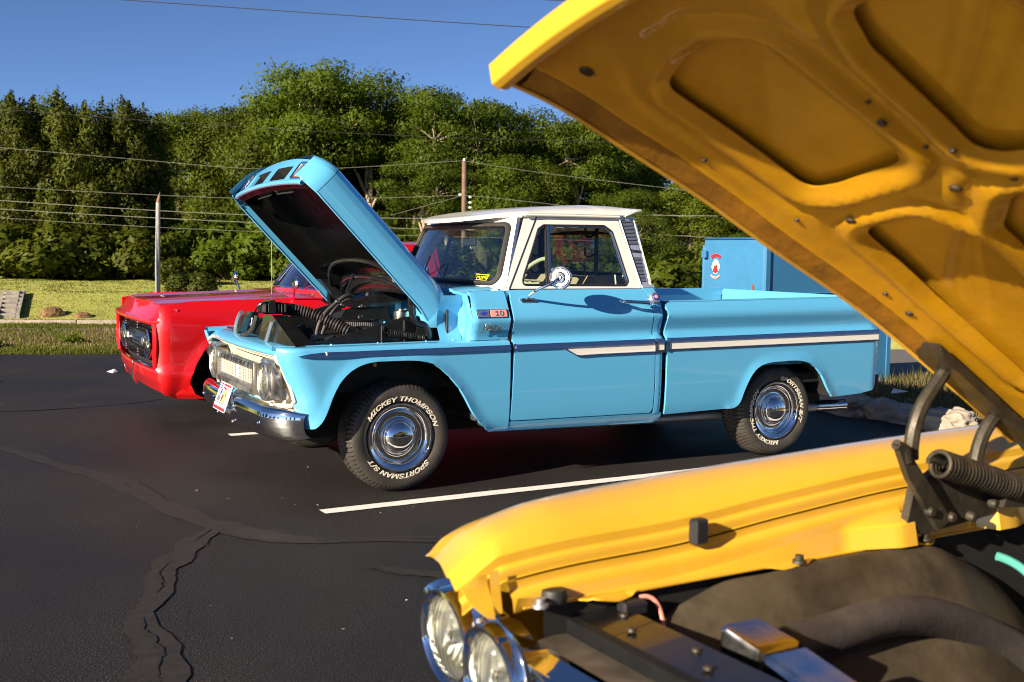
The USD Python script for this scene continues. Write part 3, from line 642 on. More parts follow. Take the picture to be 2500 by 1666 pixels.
# front fender
FA = curve([(.565, .338), (.540, .362), (.477, .425), (.385, .574), (.272, .712), (.184, .776), (.054, .803), (-.105, .806), (-.26, .792), (-.362, .737), (-.432, .644), (-.482, .521), (-.522, .45), (-.545, .428)], 70)
FR = pch([(.40, -.612), (.43, -.618), (.50, -.640), (.564, -.654), (.598, -.656), (.705, -.695), (.826, -.745), (.872, -.758), (.90, -.755)])
fe = [(.702, .332), *map(tuple, FA), (-.58, .422), *[(float(FR(z)), z) for z in np.linspace(.432, .872, 14)], (.702, .878)]
both('front_fender', sheet(Polygon(fe).buffer(0), side_f(FA, .017, FR), .026, .02, edge=.013), 'blue_paint', label=None)
# fender top ledge between trim and hood opening
TL = A([(.004, .871), (.010, .885), (.020, .895), (.036, .900), (.060, .9015), (.10, .902), (.102, .9045), (.125, .9045), (.127, .902), (.170, .901), (.178, .895), (.180, .875)])
tl = np.r_[0, np.cumsum(np.linalg.norm(np.diff(TL, axis=0), axis=1))]
def ledge(x, s):
    y = np.interp(s, tl, TL[:, 0]); z = np.interp(s, tl, TL[:, 1]) + RK * x
    y = y + .085 * np.clip((-.60 - x) / .15, 0, 1) ** 2.3 * np.clip(1 - s / .19, 0, 1); return np.stack([x, y, z], 1)
both('fender_ledge', grid(ledge, np.r_[np.linspace(-.752, -.55, 16), np.linspace(-.5, .70, 24)], np.unique(np.r_[tl, np.linspace(0, tl[-1], 24)])), 'blue_paint')
bolts = [lathe([(.007, 0), (.006, .004), (0, .006)], (x, .113, .9045 + RK * x), (0, 0, 1), 10) for x in (-.42, -.13, .18, .36)]
both('fender_bolts', bolts, 'blue_paint')
# header across the nose, above the grille
hx = lambda y: -.765 + .045 * ((y - 1) / .85) ** 2
def head(y, s):
    sec = A([(.30, .905), (.16, .905), (.08, .899), (.035, .888), (.010, .873), (0, .857), (.004, .844), (.020, .838), (.05, .838)])
    d = np.r_[0, np.cumsum(np.linalg.norm(np.diff(sec, axis=0), axis=1))]; d /= d[-1]
    return np.stack([hx(y) + np.interp(s, d, sec[:, 0]), y, np.interp(s, d, sec[:, 1]) - .010 - .03 * np.clip((np.abs(y - 1) - .78) / .14, 0, 1) ** 2 * s], 1)
put('header_panel', grid(head, np.linspace(.085, 1.90, 46), np.linspace(0, 1, 30), flip=True), 'blue_paint', T, smooth=50)
# cream grille surround: recessed face with a slot, and the rolled edge round the cavity
cav = [(.075, .585), (.11, .80), (.20, .836), (1.80, .836), (1.89, .80), (1.925, .585), (1.89, .555), (1.70, .535), (1.3, .515), (.7, .515), (.30, .535), (.11, .555)]
sl = rnd([(.48, .776), (.48, .797), (1.36, .797), (1.36, .776)], .008).union(rnd([(1.42, .776), (1.42, .797), (1.46, .797), (1.48, .776)], .004))
sur = Polygon(cav).buffer(.02).difference(sl).difference(rnd([(.56, .60), (.56, .74), (1.44, .74), (1.44, .60)], .02))
def surf(y, z):
    return np.stack([hx(y) + .095 + .10 * np.clip((.60 - z) / .06, 0, 1) * 0 - .045 * np.clip((z - .74) / .09, 0, 1) - .02 * np.clip((.58 - z) / .05, 0, 1), y, z], 1)
put('grille_surround', sheet(sur, surf, .04, .015, flip=True, edge=.018), 'cream_paint', T)
rim_ = A([(y, z) for y, z in Polygon(cav).buffer(.0).buffer(.03).buffer(-.03).exterior.segmentize(.04).coords])
fx_ = np.where((rim_[:, 0] < .2) | (rim_[:, 0] > 1.8), FR(rim_[:, 1]) + .008, hx(rim_[:, 0]) + .022)
fx_ = np.where(rim_[:, 1] < .56, hx(rim_[:, 0]) + .055, fx_)
k5 = np.ones(5) / 5; fx_ = np.convolve(np.r_[fx_[-3:-1], fx_, fx_[1:3]], k5, 'valid')
put('cavity_edge', tube(np.c_[fx_, rim_][:-1], .012, 8, closed=True), 'cream_paint', T)
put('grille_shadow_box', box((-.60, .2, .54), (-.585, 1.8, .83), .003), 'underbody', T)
put('lower_valance', grid(lambda y, s: np.stack([hx(y) + np.interp(s, [0, .35, .7, 1], [.06, .03, .035, .09]), y, np.interp(s, [0, .35, .7, 1], [.535, .515, .49, .44])], 1), np.linspace(.07, 1.93, 40), np.linspace(0, 1, 12), flip=True), 'blue_paint', T, smooth=60)
# aluminium grille
G = put('grille', obox((-.752, 1.0, .745), (0, 1, 0), (.25, 0, 1), (-1, 0, .2), (.90, .052, .02), .006), 'aluminium', T)
put('lettering', text('CHEVROLET', .024, (-.7645, 1.0, .733), (0, -1, 0), (.25, 0, .97), .004, True, .12, .74), 'ink_black', G, smooth=False)
put('lower_bar', hull([(x, y, z) for y in (.545, 1.455) for x, z in [(-.735, .628), (-.775, .605), (-.775, .575), (-.73, .565), (-.70, .60)]]), 'aluminium', G)
for y in (.535, 1.465):
    put('end_bar', hull([(x, y + d, z) for d in (-.016, .016) for x, z in [(-.772, .765), (-.775, .57), (-.70, .57), (-.70, .765)]]), 'aluminium', G)
for i in range(22):
    y = .56 + .88 * i / 21; put('mesh_bar', box((-.742, y - .0070, .626), (-.722, y + .0070, .722), .002), 'grille_cream', G)
for j in range(6):
    z = .629 + .090 * j / 5; put('mesh_bar', box((-.7455, .552, z - .0038), (-.7425, 1.448, z + .0038), .001), 'grille_cream', G)
put('centre_emblem', box((-.749, .972, .630), (-.7425, 1.028, .718), .002), 'cream_paint', G)
for sgn in (1, -1):
    yc = 1 - sgn * .638; o = (-.736, yc, .676)
    hl = put('headlight', lathe([(.120, .06), (.120, .0), (.116, -.020), (.106, -.026), (.098, -.018), (.0945, .0)], o, (1, 0, 0), 56), 'aluminium', T)
    put('bezel_ring', lathe([(.104, -.020), (.100, -.006), (.094, .012)], (-.739, yc, .676), (1, 0, 0), 56), 'chrome', hl)
    put('reflector', lathe([(.094, .0), (.085, .035), (.06, .065), (.03, .08), (0, .082)], o, (1, 0, 0), 48), 'reflector', hl, smooth=True)
    put('lens', lathe([(.0945, -.002), (.08, -.018), (.055, -.030), (.03, -.036), (0, -.038)], o, (1, 0, 0), 48), 'lamp_glass', hl, smooth=True)
    put('bulb', lathe([(0, -.02), (.014, -.012), (.014, .03), (0, .04)], (-.705, yc, .676), (1, 0, 0), 12), 'reflector', hl)
    def wing(s, t, sgn=sgn):                                  # the plate that sweeps back from the headlight to the fender
        yi = .245; zt, zb = np.interp(s, [0, 1], [.805, .735]), np.interp(s, [0, 1], [.578, .598])
        z = zb + (zt - zb) * t; y = yi - s * .150; x = -.722 + .050 * s - .062 * t * s
        return np.stack([x, np.where(sgn > 0, y, 2 - y), z], 1)
    put('side_plate', sheet(rnd([(0, 0), (1, .0), (1, 1), (0, 1)], .12), wing, .08, .018, flip=sgn > 0), 'aluminium', hl)
    put('pod_top', hull([(x, 1 - sgn * (1 - y), z) for x, y, z in [(-.742, .255, .785), (-.742, .47, .785), (-.725, .245, .803), (-.725, .48, .803), (-.66, .24, .80), (-.66, .49, .80)]]), 'aluminium', hl)
# bumper
by = np.linspace(.028, 1.972, 120)
def bx(y):
    d = np.clip((.26 - np.minimum(y, 2 - y)) / .235, 0, 1)
    return -.835 + .03 * ((y - 1) / .75) ** 2 * (np.abs(y - 1) < .75) + .03 * (np.abs(y - 1) >= .75) + .205 * (1 - np.sqrt(np.clip(1 - d ** 2, 0, 1))) ** .9 + .02 * d
def btop(y):
    a = np.abs(y - 1); return .448 + .098 * np.clip((a - .16) / .06, 0, 1) ** .7 - .004 * a
bs = A([(.095, .985), (.060, 1.0), (.036, .985), (.018, .93), (.006, .84), (.0, .72), (-.002, .58), (.001, .44), (.008, .30), (.022, .16), (.045, .05), (.070, .0), (.095, .01)])
def bump_f(y, s):
    d = np.linspace(0, 1, len(bs)); ox = np.interp(s, d, bs[:, 0]); h = np.interp(s, d, bs[:, 1]); e = np.clip((.16 - np.minimum(y, 2 - y)) / .13, 0, 1)
    zt, zb = btop(y) - .03 * e ** 3, .345 + .03 * e ** 3
    return np.stack([bx(y) + ox * (1 - .4 * e), y + np.where(y < 1, 1, -1) * 0, zb + (zt - zb) * h], 1)
BM = put('front_bumper', grid(bump_f, by, np.linspace(0, 1, 60), flip=True), 'chrome', T, smooth=60)
for y, z in [(.753, .480), (1.29, .480), (.27, .444), (1.70, .448), (.835, .372), (1.30, .372)]:
    ss = np.linspace(0, 1, 200); q = bump_f(np.full(200, y), ss); k = int(np.argmin(np.abs(q[:, 2] - z)))
    put('bumper_bolt', lathe([(.013, .006), (.012, -.005), (.007, -.010), (0, -.0115)], q[k] + A([.001, 0, 0]), (1, 0, .35 * (z < .4)), 16), 'chrome', BM, smooth=True)
# number plate with a plain flag-like print
pe = A([0, -1, 0]); pu = A([.33, 0, .944]); po = A([-.872, .99, .425])
NP = put('licence_plate', flat(rnd([(-.152, 0), (.152, 0), (.152, .178), (-.152, .178)], .008), po, pe, pu, .003), 'plate_white', T)
pq = lambda name, pts, m, lift=.0035: put(name, flat(Polygon(pts), po + np.cross(pe, pu) * lift, pe, pu, .001), m, NP, smooth=False)
pq('lower_band', [(-.145, .004), (.145, .004), (.145, .024), (-.145, .024)], 'plate_red'); pq('thin_band', [(-.145, .044), (.135, .044), (.135, .049), (-.145, .049)], 'plate_red')
pq('upper_band', [(-.05, .160), (.13, .160), (.13, .173), (-.05, .173)], 'plate_red')
for i in range(3):
    pq('blue_band', [(-.145, .135 + .014 * i), (-.06, .135 + .014 * i), (-.06, .143 + .014 * i), (-.145, .143 + .014 * i)], 'plate_blue')
pq('tan_shape', [(.0, .05), (.075, .052), (.08, .10), (.06, .13), (.02, .14), (-.03, .12), (-.01, .09)], 'plate_tan'); pq('dark_shape', [(-.02, .06), (.0, .055), (.012, .085), (.02, .10), (0, .108), (-.02, .09)], 'plate_brown', .005)
pq('dark_shape', [(.058, .095), (.070, .10), (.066, .125), (.056, .118)], 'plate_brown', .005); pq('dark_shape', [(-.085, .10), (-.05, .095), (-.045, .135), (-.075, .13)], 'badge_blue'); pq('red_stroke', [(-.04, .142), (.05, .138), (.05, .145), (-.02, .155)], 'plate_red', .005)
pq('grey_patch', [(-.12, .055), (-.04, .055), (-.045, .09), (-.11, .095)], 'grey_steel')
# cowl, firewall
CW = Polygon([(.447, .908), (.700, .911), (.700, 1.214), (.48, 1.205), (.462, 1.19), (.45, 1.10)])
both('cowl_side', sheet(CW, lambda x, z: np.stack([x, Y0(x, z) + .02 * np.clip((.475 - x) / .03, 0, 1) ** 2, z], 1), .022, .015, edge=.014), 'blue_paint')
both('cowl_face', grid(lambda s, z: np.stack([.449 - .01 * np.sin(s * 9) * (z < 1.15), Y0(.46, z) + .02 + s * .22, z], 1), np.linspace(0, 1, 8), np.linspace(.905, 1.19, 16), flip=True), 'blue_paint')
both('hinge_pocket', grid(lambda s, z: np.stack([.30 + .15 * s, .20 + .0 * s + .03 * np.sin(z * 20), z], 1), np.linspace(0, 1, 6), np.linspace(.90, 1.18, 10)), 'blue_paint')
def cowl_top(x, y):
    a = np.abs(y - 1); z = 1.222 + .02 * (1 - (a / .9) ** 2) - .012 * np.clip((.55 - x) / .2, 0, 1) - .09 * np.clip((a - .76) / .14, 0, 1) ** 2 + RK * x * 0; return np.stack([x, y, z], 1)
put('cowl_top', sheet(Polygon([(.40, .2), (.40, 1.8), (.52, 1.885), (.76, 1.885), (.70, 1.75), (.60, 1.3), (.585, 1.0), (.60, .7), (.70, .25), (.76, .115), (.52, .115)]), cowl_top, .05, .02), 'blue_paint', T)
both('cowl_corner', hull([(x, y, z) for x, y, z in [(.48, .10, 1.195), (.48, .28, 1.213), (.76, .112, 1.213), (.72, .28, 1.226), (.48, .11, 1.15), (.76, .12, 1.16), (.48, .28, 1.16), (.72, .28, 1.16)]]), 'blue_paint')
put('firewall', grid(lambda y, z: np.stack([.465 + .05 * np.clip((1.0 - z) / .2, 0, 1) + .012 * np.sin(y * 14) * (z > .98), y, z], 1), np.linspace(.19, 1.81, 40), np.linspace(.45, 1.21, 16), flip=True), 'blue_paint', T)
# doors
DRp = Polygon([(.712, .398), (1.772, .388), (1.790, .42), (1.792, .60), (1.788, .88), (1.778, 1.0), (1.772, 1.03), (1.776, 1.08), (1.770, 1.15), (1.742, 1.221), (.745, 1.217), (.727, 1.15), (.722, 1.03), (.728, .90), (.722, .7), (.712, .45)])
dn, df = both('door', sheet(DRp.buffer(-.0035).buffer(-.012).buffer(.012), side_f(), .024, .022, edge=.012), 'blue_paint')
sill = Polygon([(.704, .334), (1.80, .318), (1.862, .33), (1.866, .385), (.708, .393)])
both('rocker_sill', sheet(sill, lambda x, z: np.stack([x, Y0(x, z) + .003, z], 1), .03, .02), 'blue_paint')
CC = Polygon([(1.796, .385), (1.797, .60), (1.793, .88), (1.783, 1.0), (1.777, 1.03), (1.781, 1.08), (1.775, 1.15), (1.747, 1.222), (1.838, 1.222), (1.852, 1.15), (1.852, 1.09), (1.846, 1.04), (1.852, .97), (1.860, .90), (1.868, .80), (1.868, .42), (1.862, .385)])
both('cab_corner', sheet(CC, lambda x, z: np.stack([x, Y0(x, z) + .03 * np.clip((x - 1.835) / .03, 0, 1) ** 2, z], 1), .02, .02, edge=.012), 'blue_paint')
# cab upper structure, white
SY = lambda z: .118 + (A(z) - 1.22) * .36
def up_f(off=0.0):
    return lambda x, z: np.stack([x, SY(z) + off, z], 1)
win = Polygon([(.842, 1.243), (.868, 1.303), (.95, 1.452), (1.026, 1.600), (1.072, 1.627), (1.539, 1.632), (1.590, 1.597), (1.618, 1.45), (1.650, 1.267), (1.627, 1.237)]).buffer(-.02, quad_segs=8).buffer(.02, quad_segs=8)
dfr = Polygon([(.752, 1.2215), (1.032, 1.682), (1.652, 1.688), (1.742, 1.2215)])
both('door_frame', sheet(dfr.difference(win), up_f(.0), .025, .03, edge=.012), 'white_paint')
wr = A(win.exterior.segmentize(.02).coords)[:-1]
both('window_seal', tube(np.c_[wr[:, 0], SY(wr[:, 1]) + .006, wr[:, 1]], .0095, 8, closed=True), 'ink_black')
wi = A(win.buffer(.014).exterior.segmentize(.02).coords)[:-1]
# vent window bar and frames
both('vent_bar', hull([(x, SY(z) + d, z) for d in (-.004, .02) for x, z in [(1.098, 1.627), (1.112, 1.627), (1.055, 1.24), (1.040, 1.24)]]), 'chrome')
both('vent_bar_seal', hull([(x, SY(z) + d, z) for d in (.0, .018) for x, z in [(1.084, 1.627), (1.0975, 1.627), (1.0395, 1.24), (1.024, 1.24)]]), 'ink_black')
both('vent_corner', sheet(Polygon([(1.114, 1.628), (1.165, 1.630), (1.145, 1.618), (1.122, 1.596), (1.11, 1.575)]), up_f(-.002), .02, .012), 'chrome')
both('window_top_channel', tube([(1.16, SY(1.618) + .004, 1.618), (1.35, SY(1.622) + .004, 1.622), (1.53, SY(1.622) + .004, 1.622), (1.578, SY(1.59) + .004, 1.59), (1.605, SY(1.45) + .004, 1.45), (1.637, SY(1.27) + .004, 1.27)], .006, 8), 'chrome')
both('vent_glass', sheet(Polygon([(.855, 1.25), (1.03, 1.595), (1.07, 1.62), (1.09, 1.62), (1.03, 1.245)]), up_f(.014), .06), 'pane', smooth=True)
both('door_glass', sheet(Polygon([(1.048, 1.245), (1.092, 1.555), (1.605, 1.552), (1.640, 1.27), (1.62, 1.245)]), up_f(.014), .08), 'pane', smooth=True)
both('window_ledge', box((.85, SY(1.24) + .012, 1.222), (1.64, SY(1.24) + .05, 1.246), .006), 'interior_grey')
# A pillar and windscreen frame
WX = lambda z: .715 + (A(z) - 1.22) * .47
def wsf(dx=0.0):
    return lambda y, z: np.stack([WX(z) - .135 * (1 - (np.abs(y - 1) / .86) ** 2.2) + dx, y, z], 1)
wout = Polygon([(float(SY(1.213)), 1.213), (float(SY(1.685)), 1.685), (2 - float(SY(1.685)), 1.685), (2 - float(SY(1.213)), 1.213)])
whole = Polygon([(.195, 1.252), (.315, 1.628), (1.685, 1.628), (1.805, 1.252)]).buffer(-.055, quad_segs=10).buffer(.055, quad_segs=10)
put('windscreen_frame', sheet(wout.difference(whole), wsf(), .03, .03, flip=True, edge=.016), 'white_paint', T)
gk = A(whole.exterior.segmentize(.02).coords)[:-1]
put('windscreen_gasket', tube(wsf(-.004)(gk[:, 0], gk[:, 1]), .0175, 10, closed=True), 'rubber', T)
gk2 = A(whole.buffer(-.004).exterior.segmentize(.02).coords)[:-1]
put('windscreen_gasket', tube(wsf(-.016)(gk2[:, 0], gk2[:, 1]), .008, 8, closed=True), 'hose_rubber', T)
put('windscreen', sheet(whole.buffer(-.004), wsf(.002), .07, flip=True), 'screen_pane', T, smooth=True)
both('a_pillar', grid(lambda s, z: np.stack([WX(z) + .004 + s * (.748 + (z - 1.2215) * .604 - WX(z) - .004), SY(z) + .002 * (1 - s), z], 1), np.linspace(0, 1, 4), np.linspace(1.2, 1.69, 8)), 'white_paint')
both('pillar_seam', tube([(.7495, SY(1.222) + .001, 1.222), (1.028, SY(1.683) + .001, 1.683)], .0045, 6), 'ink_black')
dst = [(-.125, -.03), (.125, -.03), (.125, .03), (-.125, .03)]
fy = A([.47 * 0 + .0, 0, 1.0])
def on_screen(poly, dx, name, mt, parent):
    return put(name, sheet(poly, wsf(dx), .03, .0015, flip=True), mt, parent, smooth=False)
sk = put('window_sticker', sheet(Polygon([(.315, 1.266), (.305, 1.305), (.455, 1.309), (.480, 1.270)]).difference(Polygon([(.321, 1.270), (.312, 1.301), (.452, 1.305), (.472, 1.274)])), wsf(-.003), .02, .0015, flip=True, edge=.008), 'decal_yellow', T, smooth=False)
rr = np.random.default_rng(8)
for k in range(9):
    y0 = .330 + k * .0145; put('scribble', sheet(LineString([(y0, 1.277 + rr.uniform(0, .008)), (y0 + rr.uniform(-.004, .012), 1.288), (y0 + rr.uniform(-.01, .006), 1.298 - rr.uniform(0, .01))]).buffer(.0020), wsf(-.003), .01, .001, flip=True, edge=.004), 'decal_yellow', sk, smooth=False)
both('wiper', tube([wsf(-.03)(A([y]), A([z]))[0] for y, z in ((1.30, 1.235), (1.10, 1.36), (1.02, 1.42))] if False else [(.60, 1.18, 1.245), (.595, 1.10, 1.33), (.60, 1.02, 1.42)], .006, 6), 'chrome')
# roof with front visor and rear lip
rxf = lambda y: .625 + .285 * (np.abs(y - 1) / .73) ** 2.2
RP = Polygon([(float(rxf(y)), y) for y in np.linspace(.268, 1.732, 40)] + [(1.70, 1.735), (1.852, 1.70), (1.872, 1.5), (1.878, 1.0), (1.872, .5), (1.852, .30), (1.70, .265)])
rz = pch([(.60, 1.664), (.75, 1.692), (1.0, 1.742), (1.3, 1.772), (1.55, 1.782), (1.7, 1.781), (1.80, 1.768), (1.88, 1.752)])
def roof_f(x, y):
    a = np.clip(np.abs(y - 1) / .738, 0, 1); e = 1.692 - .03 * np.clip((.95 - x) / .3, 0, 1) + .052 * np.clip((x - 1.72) / .13, 0, 1)
    k = np.clip(1 - a ** 3.6, 0, 1) ** .42; t = rz(x) + .006 * np.clip((x - 1.50) / .04, 0, 1) * (a < 2)
    f = np.clip((x - rxf(y)) / .05, 0, 1) ** .5
    return np.stack([x, y, e + (t - e) * k - .012 * (1 - f)], 1)
put('roof', sheet(RP, roof_f, .03, .016, edge=.014), 'white_paint', T, smooth=45)
both('drip_rail', tube([(.93, .262, 1.689), (1.05, .268, 1.692), (1.66, .270, 1.696)], .008, 8), 'white_paint')
both('roof_side_rail', box((1.0, .288, 1.682), (1.80, .36, 1.70), .005), 'white_paint')
put('visor_underside', sheet(RP.buffer(-.03), lambda x, y: roof_f(x, y) - A([0, 0, .020]), .05, .004, flip=True), 'cream_paint', T)
put('rear_lip_trim', tube([roof_f(A([x]), A([y]))[0] + A([.002, 0, -.008]) for x, y in [(1.70, .266), (1.79, .284), (1.852, .302), (1.872, .5), (1.878, 1.0), (1.872, 1.5), (1.852, 1.698)]], .007, 6), 'white_paint', T)
# louvred panel behind the door
LP = Polygon([(1.662, 1.686), (1.785, 1.690), (1.822, 1.640), (1.835, 1.50), (1.848, 1.223), (1.748, 1.223)])
la, lb = both('pillar_panel', sheet(LP, lambda x, z: np.stack([x, SY(z) - .002 + .035 * np.clip((x - (1.775 + (1.69 - z) * .08)) / .045, 0, 1) ** 1.5, z], 1), .02, .02, edge=.012), 'louvre_silver')
def lx(z):                                                     # left and right ends of the slots at height z
    return 1.672 + (1.682 - z) * .182, 1.770 + (1.682 - z) * .052
for par, mir in ((la, False), (lb, True)):
    mk = (lambda m: mirror(m)) if mir else (lambda m: m)
    slots = []
    for z0, z1, n in ((1.676, 1.508, 18), (1.428, 1.262, 18)):
        for k in range(n):
            z = z0 + (z1 - z0) * (k + .5) / n; a, b = lx(z); slots.append(obox(((a + b) / 2, SY(z) - .0035, z), (1, 0, 0), (0, .36, 1), (0, 1, -.36), (b - a, .0048, .003), .0006))
    put('louvre_slots', mk(join(slots)), 'ink_black', par, smooth=False)
    put('edge_strip', mk(tube([(1.664, SY(1.684) - .004, 1.684), (1.706, SY(1.45) - .004, 1.45), (1.746, SY(1.235) - .004, 1.235)], .006, 8)), 'white_paint', par)
    put('foot_trim', mk(obox((1.797, SY(1.232) - .006, 1.232), (1, 0, 0), (0, .36, 1), (0, 1, -.36), (.105, .022, .012), .003)), 'louvre_silver', par)
    put('script', mk(text('Custom', .022, (1.752, SY(1.459) - .0035, 1.459), (1, 0, -.06), (.04, .36, .94), .003, False, .3, .078)), 'ink_black', par, smooth=False)
# cab back wall with rear window
back = Polygon([(.128, 1.10), (.128, 1.25), (.285, 1.688), (1.715, 1.688), (1.872, 1.25), (1.872, 1.10)])
rwin = Polygon([(.33, 1.30), (.40, 1.60), (1.60, 1.60), (1.67, 1.30)]).buffer(-.05, quad_segs=8).buffer(.05, quad_segs=8)
put('cab_back', sheet(back.difference(rwin), lambda y, z: np.stack([1.832 - .05 * np.clip((z - 1.3) / .39, 0, 1) + .02 * (1 - np.abs(y - 1) / .9), y, z], 1), .05, .03), 'white_paint', T)
rk = A(rwin.exterior.segmentize(.03).coords)[:-1]
put('rear_window_gasket', tube(np.c_[1.83 - .05 * np.clip((rk[:, 1] - 1.3) / .39, 0, 1), rk], .017, 8, closed=True), 'rubber', T)
put('rear_window', sheet(rwin, lambda y, z: np.stack([1.832 - .05 * np.clip((z - 1.3) / .39, 0, 1), y, z], 1), .15), 'pane_clear', T, smooth=True)
put('cab_back_lower', box((1.85, .06, .40), (1.87, 1.94, 1.12), .004), 'blue_paint', T)
# interior
put('dashboard', hull([(x, y, z) for y in (.16, 1.84) for x, z in [(.70, 1.222), (.93, 1.205), (.96, 1.17), (.93, 1.03), (.66, 1.03)]]), 'interior_dark', T)
put('cab_floor', box((.5, .08, .40), (1.84, 1.92, .44), .005), 'interior_dark', T)
both('door_card', sheet(Polygon([(.76, .45), (1.75, .45), (1.70, 1.215), (.80, 1.215)]), lambda x, z: np.stack([x, Y0(x, z) + .045, z], 1), .1, .01), 'interior_grey')
put('seat_back', box((1.46, .30, .72), (1.66, 1.70, 1.295), .055), 'seat_tan', T)
put('seat_cushion', box((1.02, .30, .66), (1.48, 1.70, .84), .05), 'seat_tan', T)
sc_ = A([1.10, .50, 1.25]); sn = A([-.78, 0, .62]); s1 = A([0, 1.0, 0]); s2 = np.cross(sn, s1)
SWH = put('steering_wheel', tube([sc_ + .205 * (math.cos(a) * s1 + math.sin(a) * s2) for a in np.linspace(0, 2 * np.pi, 40, endpoint=False)], .0145, 10, closed=True), 'cream_plastic', T)
put('spoke', tube([sc_ + .2 * s1, sc_ + .02 * sn * -1, sc_ - .2 * s1], .011, 8), 'cream_plastic', SWH); put('column', tube([sc_ - .02 * sn, sc_ + A([-.28, 0, -.24])], .026, 10), 'cream_plastic', SWH)
put('headliner', sheet(RP.buffer(-.10).intersection(Polygon([(.88, .3), (1.8, .3), (1.8, 1.7), (.88, 1.7)])), lambda x, y: roof_f(x, y) - A([0, 0, .045]), .08, .004, flip=True), 'interior_dark', T)
put('mirror_stalk', tube([(.86, 1.0, 1.60), (.88, 1.0, 1.555), (.885, 1.0, 1.53)], .006, 6), 'chrome', T)
put('interior_mirror', box((.88, .90, 1.49), (.90, 1.10, 1.545), .006), 'interior_dark', T)
ch = put('hanging_charm', tube([(.90, 1.02, 1.50), (.902, 1.0, 1.47), (.90, .995, 1.44)], .004, 6), 'cream_plastic', T); put('charm', lathe([(0, -.02), (.012, -.01), (.012, .015), (0, .025)], (.90, .995, 1.415), (0, 0, 1), 10), 'red_paint', ch)
# rack with hooks in the rear window: a thing of its own
GR = thing('hook_rack', 'black rack with curled hooks standing inside the truck rear window', 'rack', (1.70, .62, 1.27))
for y in (0.0, .78):
    put('upright', box((-.012, y - .012, 0), (.012, y + .012, .36), .003), 'ink_black', GR)
    for z in (.33, .19, .06):
        put('hook', tube(curve([(-.01, y, z), (-.05, y, z - .035), (-.085, y, z - .03), (-.095, y, z + .01), (-.09, y, z + .03)], 14), .008, 8), 'ink_black', GR)
# side trim
def trim(pts, off, th=.010, tilt=0.0, z0=.857):
    return sheet(Polygon(pts), lambda x, z: np.stack([x, Y0(x, z) - off + tilt * (z - RK * x - z0), z], 1), .02, th, edge=.01)
tz = lambda x, z: z + RK * x
def band(x0, x1, z0, z1, n=30):
    xs = np.linspace(x0, x1, n); return [(x, tz(x, z0)) for x in xs] + [(x, tz(x, z1)) for x in xs[::-1]]
both('chrome_spear', trim([(-.655, .850), (-.60, .842), (-.48, .838), *[(x, tz(x, .842)) for x in np.linspace(-.4, .700, 14)], (.700, tz(.7, .872)), *[(x, tz(x, .872)) for x in np.linspace(.65, -.40, 14)], (-.48, .869), (-.58, .862)], .009, tilt=.30), 'chrome')
both('spear_collar', trim([(-.489, .836), (-.483, .836), (-.483, .871), (-.489, .871)], .010), 'white_paint')
both('door_trim', trim(band(.728, 1.782, .8425, .8725), .009, tilt=.30), 'chrome')
both('trim_cap', trim(band(.724, .740, .838, .877, 4), .011), 'chrome')
both('white_insert', trim([(1.100, tz(1.1, .8385)), (1.125, tz(1.1, .822)), (1.178, .803), (1.20, .800), *[(x, tz(x, .792)) for x in (1.3, 1.5, 1.782)], *[(x, tz(x, .8395)) for x in (1.782, 1.5, 1.3, 1.15)]], .004), 'white_paint')
both('insert_edge', tube([(1.075, Y0(1.07, .84) - .007, tz(1.075, .8385)), (1.115, -.008, tz(1.115, .818)), (1.172, -.008, .799), (1.21, -.008, .7945), *[(x, -.008, tz(x, .787)) for x in (1.35, 1.55, 1.782)]], .0055, 8), 'chrome')
both('corner_trim', trim(band(1.800, 1.860, .8425, .8725, 5), .009, tilt=.30), 'chrome'); both('corner_trim', trim(band(1.802, 1.858, .797, .8395, 5), .005), 'white_paint'); both('corner_trim', trim(band(1.800, 1.862, .780, .7945, 5), .008), 'chrome')
both('trim_cap', trim(band(1.786, 1.798, .780, .877, 4), .011), 'chrome')
both('bed_trim', trim(band(1.888, 3.815, .8480, .8745, 60), .009, tilt=.30), 'chrome'); both('bed_insert', trim(band(1.892, 3.813, .800, .8450, 60), .004), 'white_paint'); both('bed_trim_lower', trim(band(1.892, 3.815, .788, .7975, 60), .007), 'chrome')
both('trim_cap', trim(band(1.884, 1.897, .785, .878, 4), .011), 'chrome')
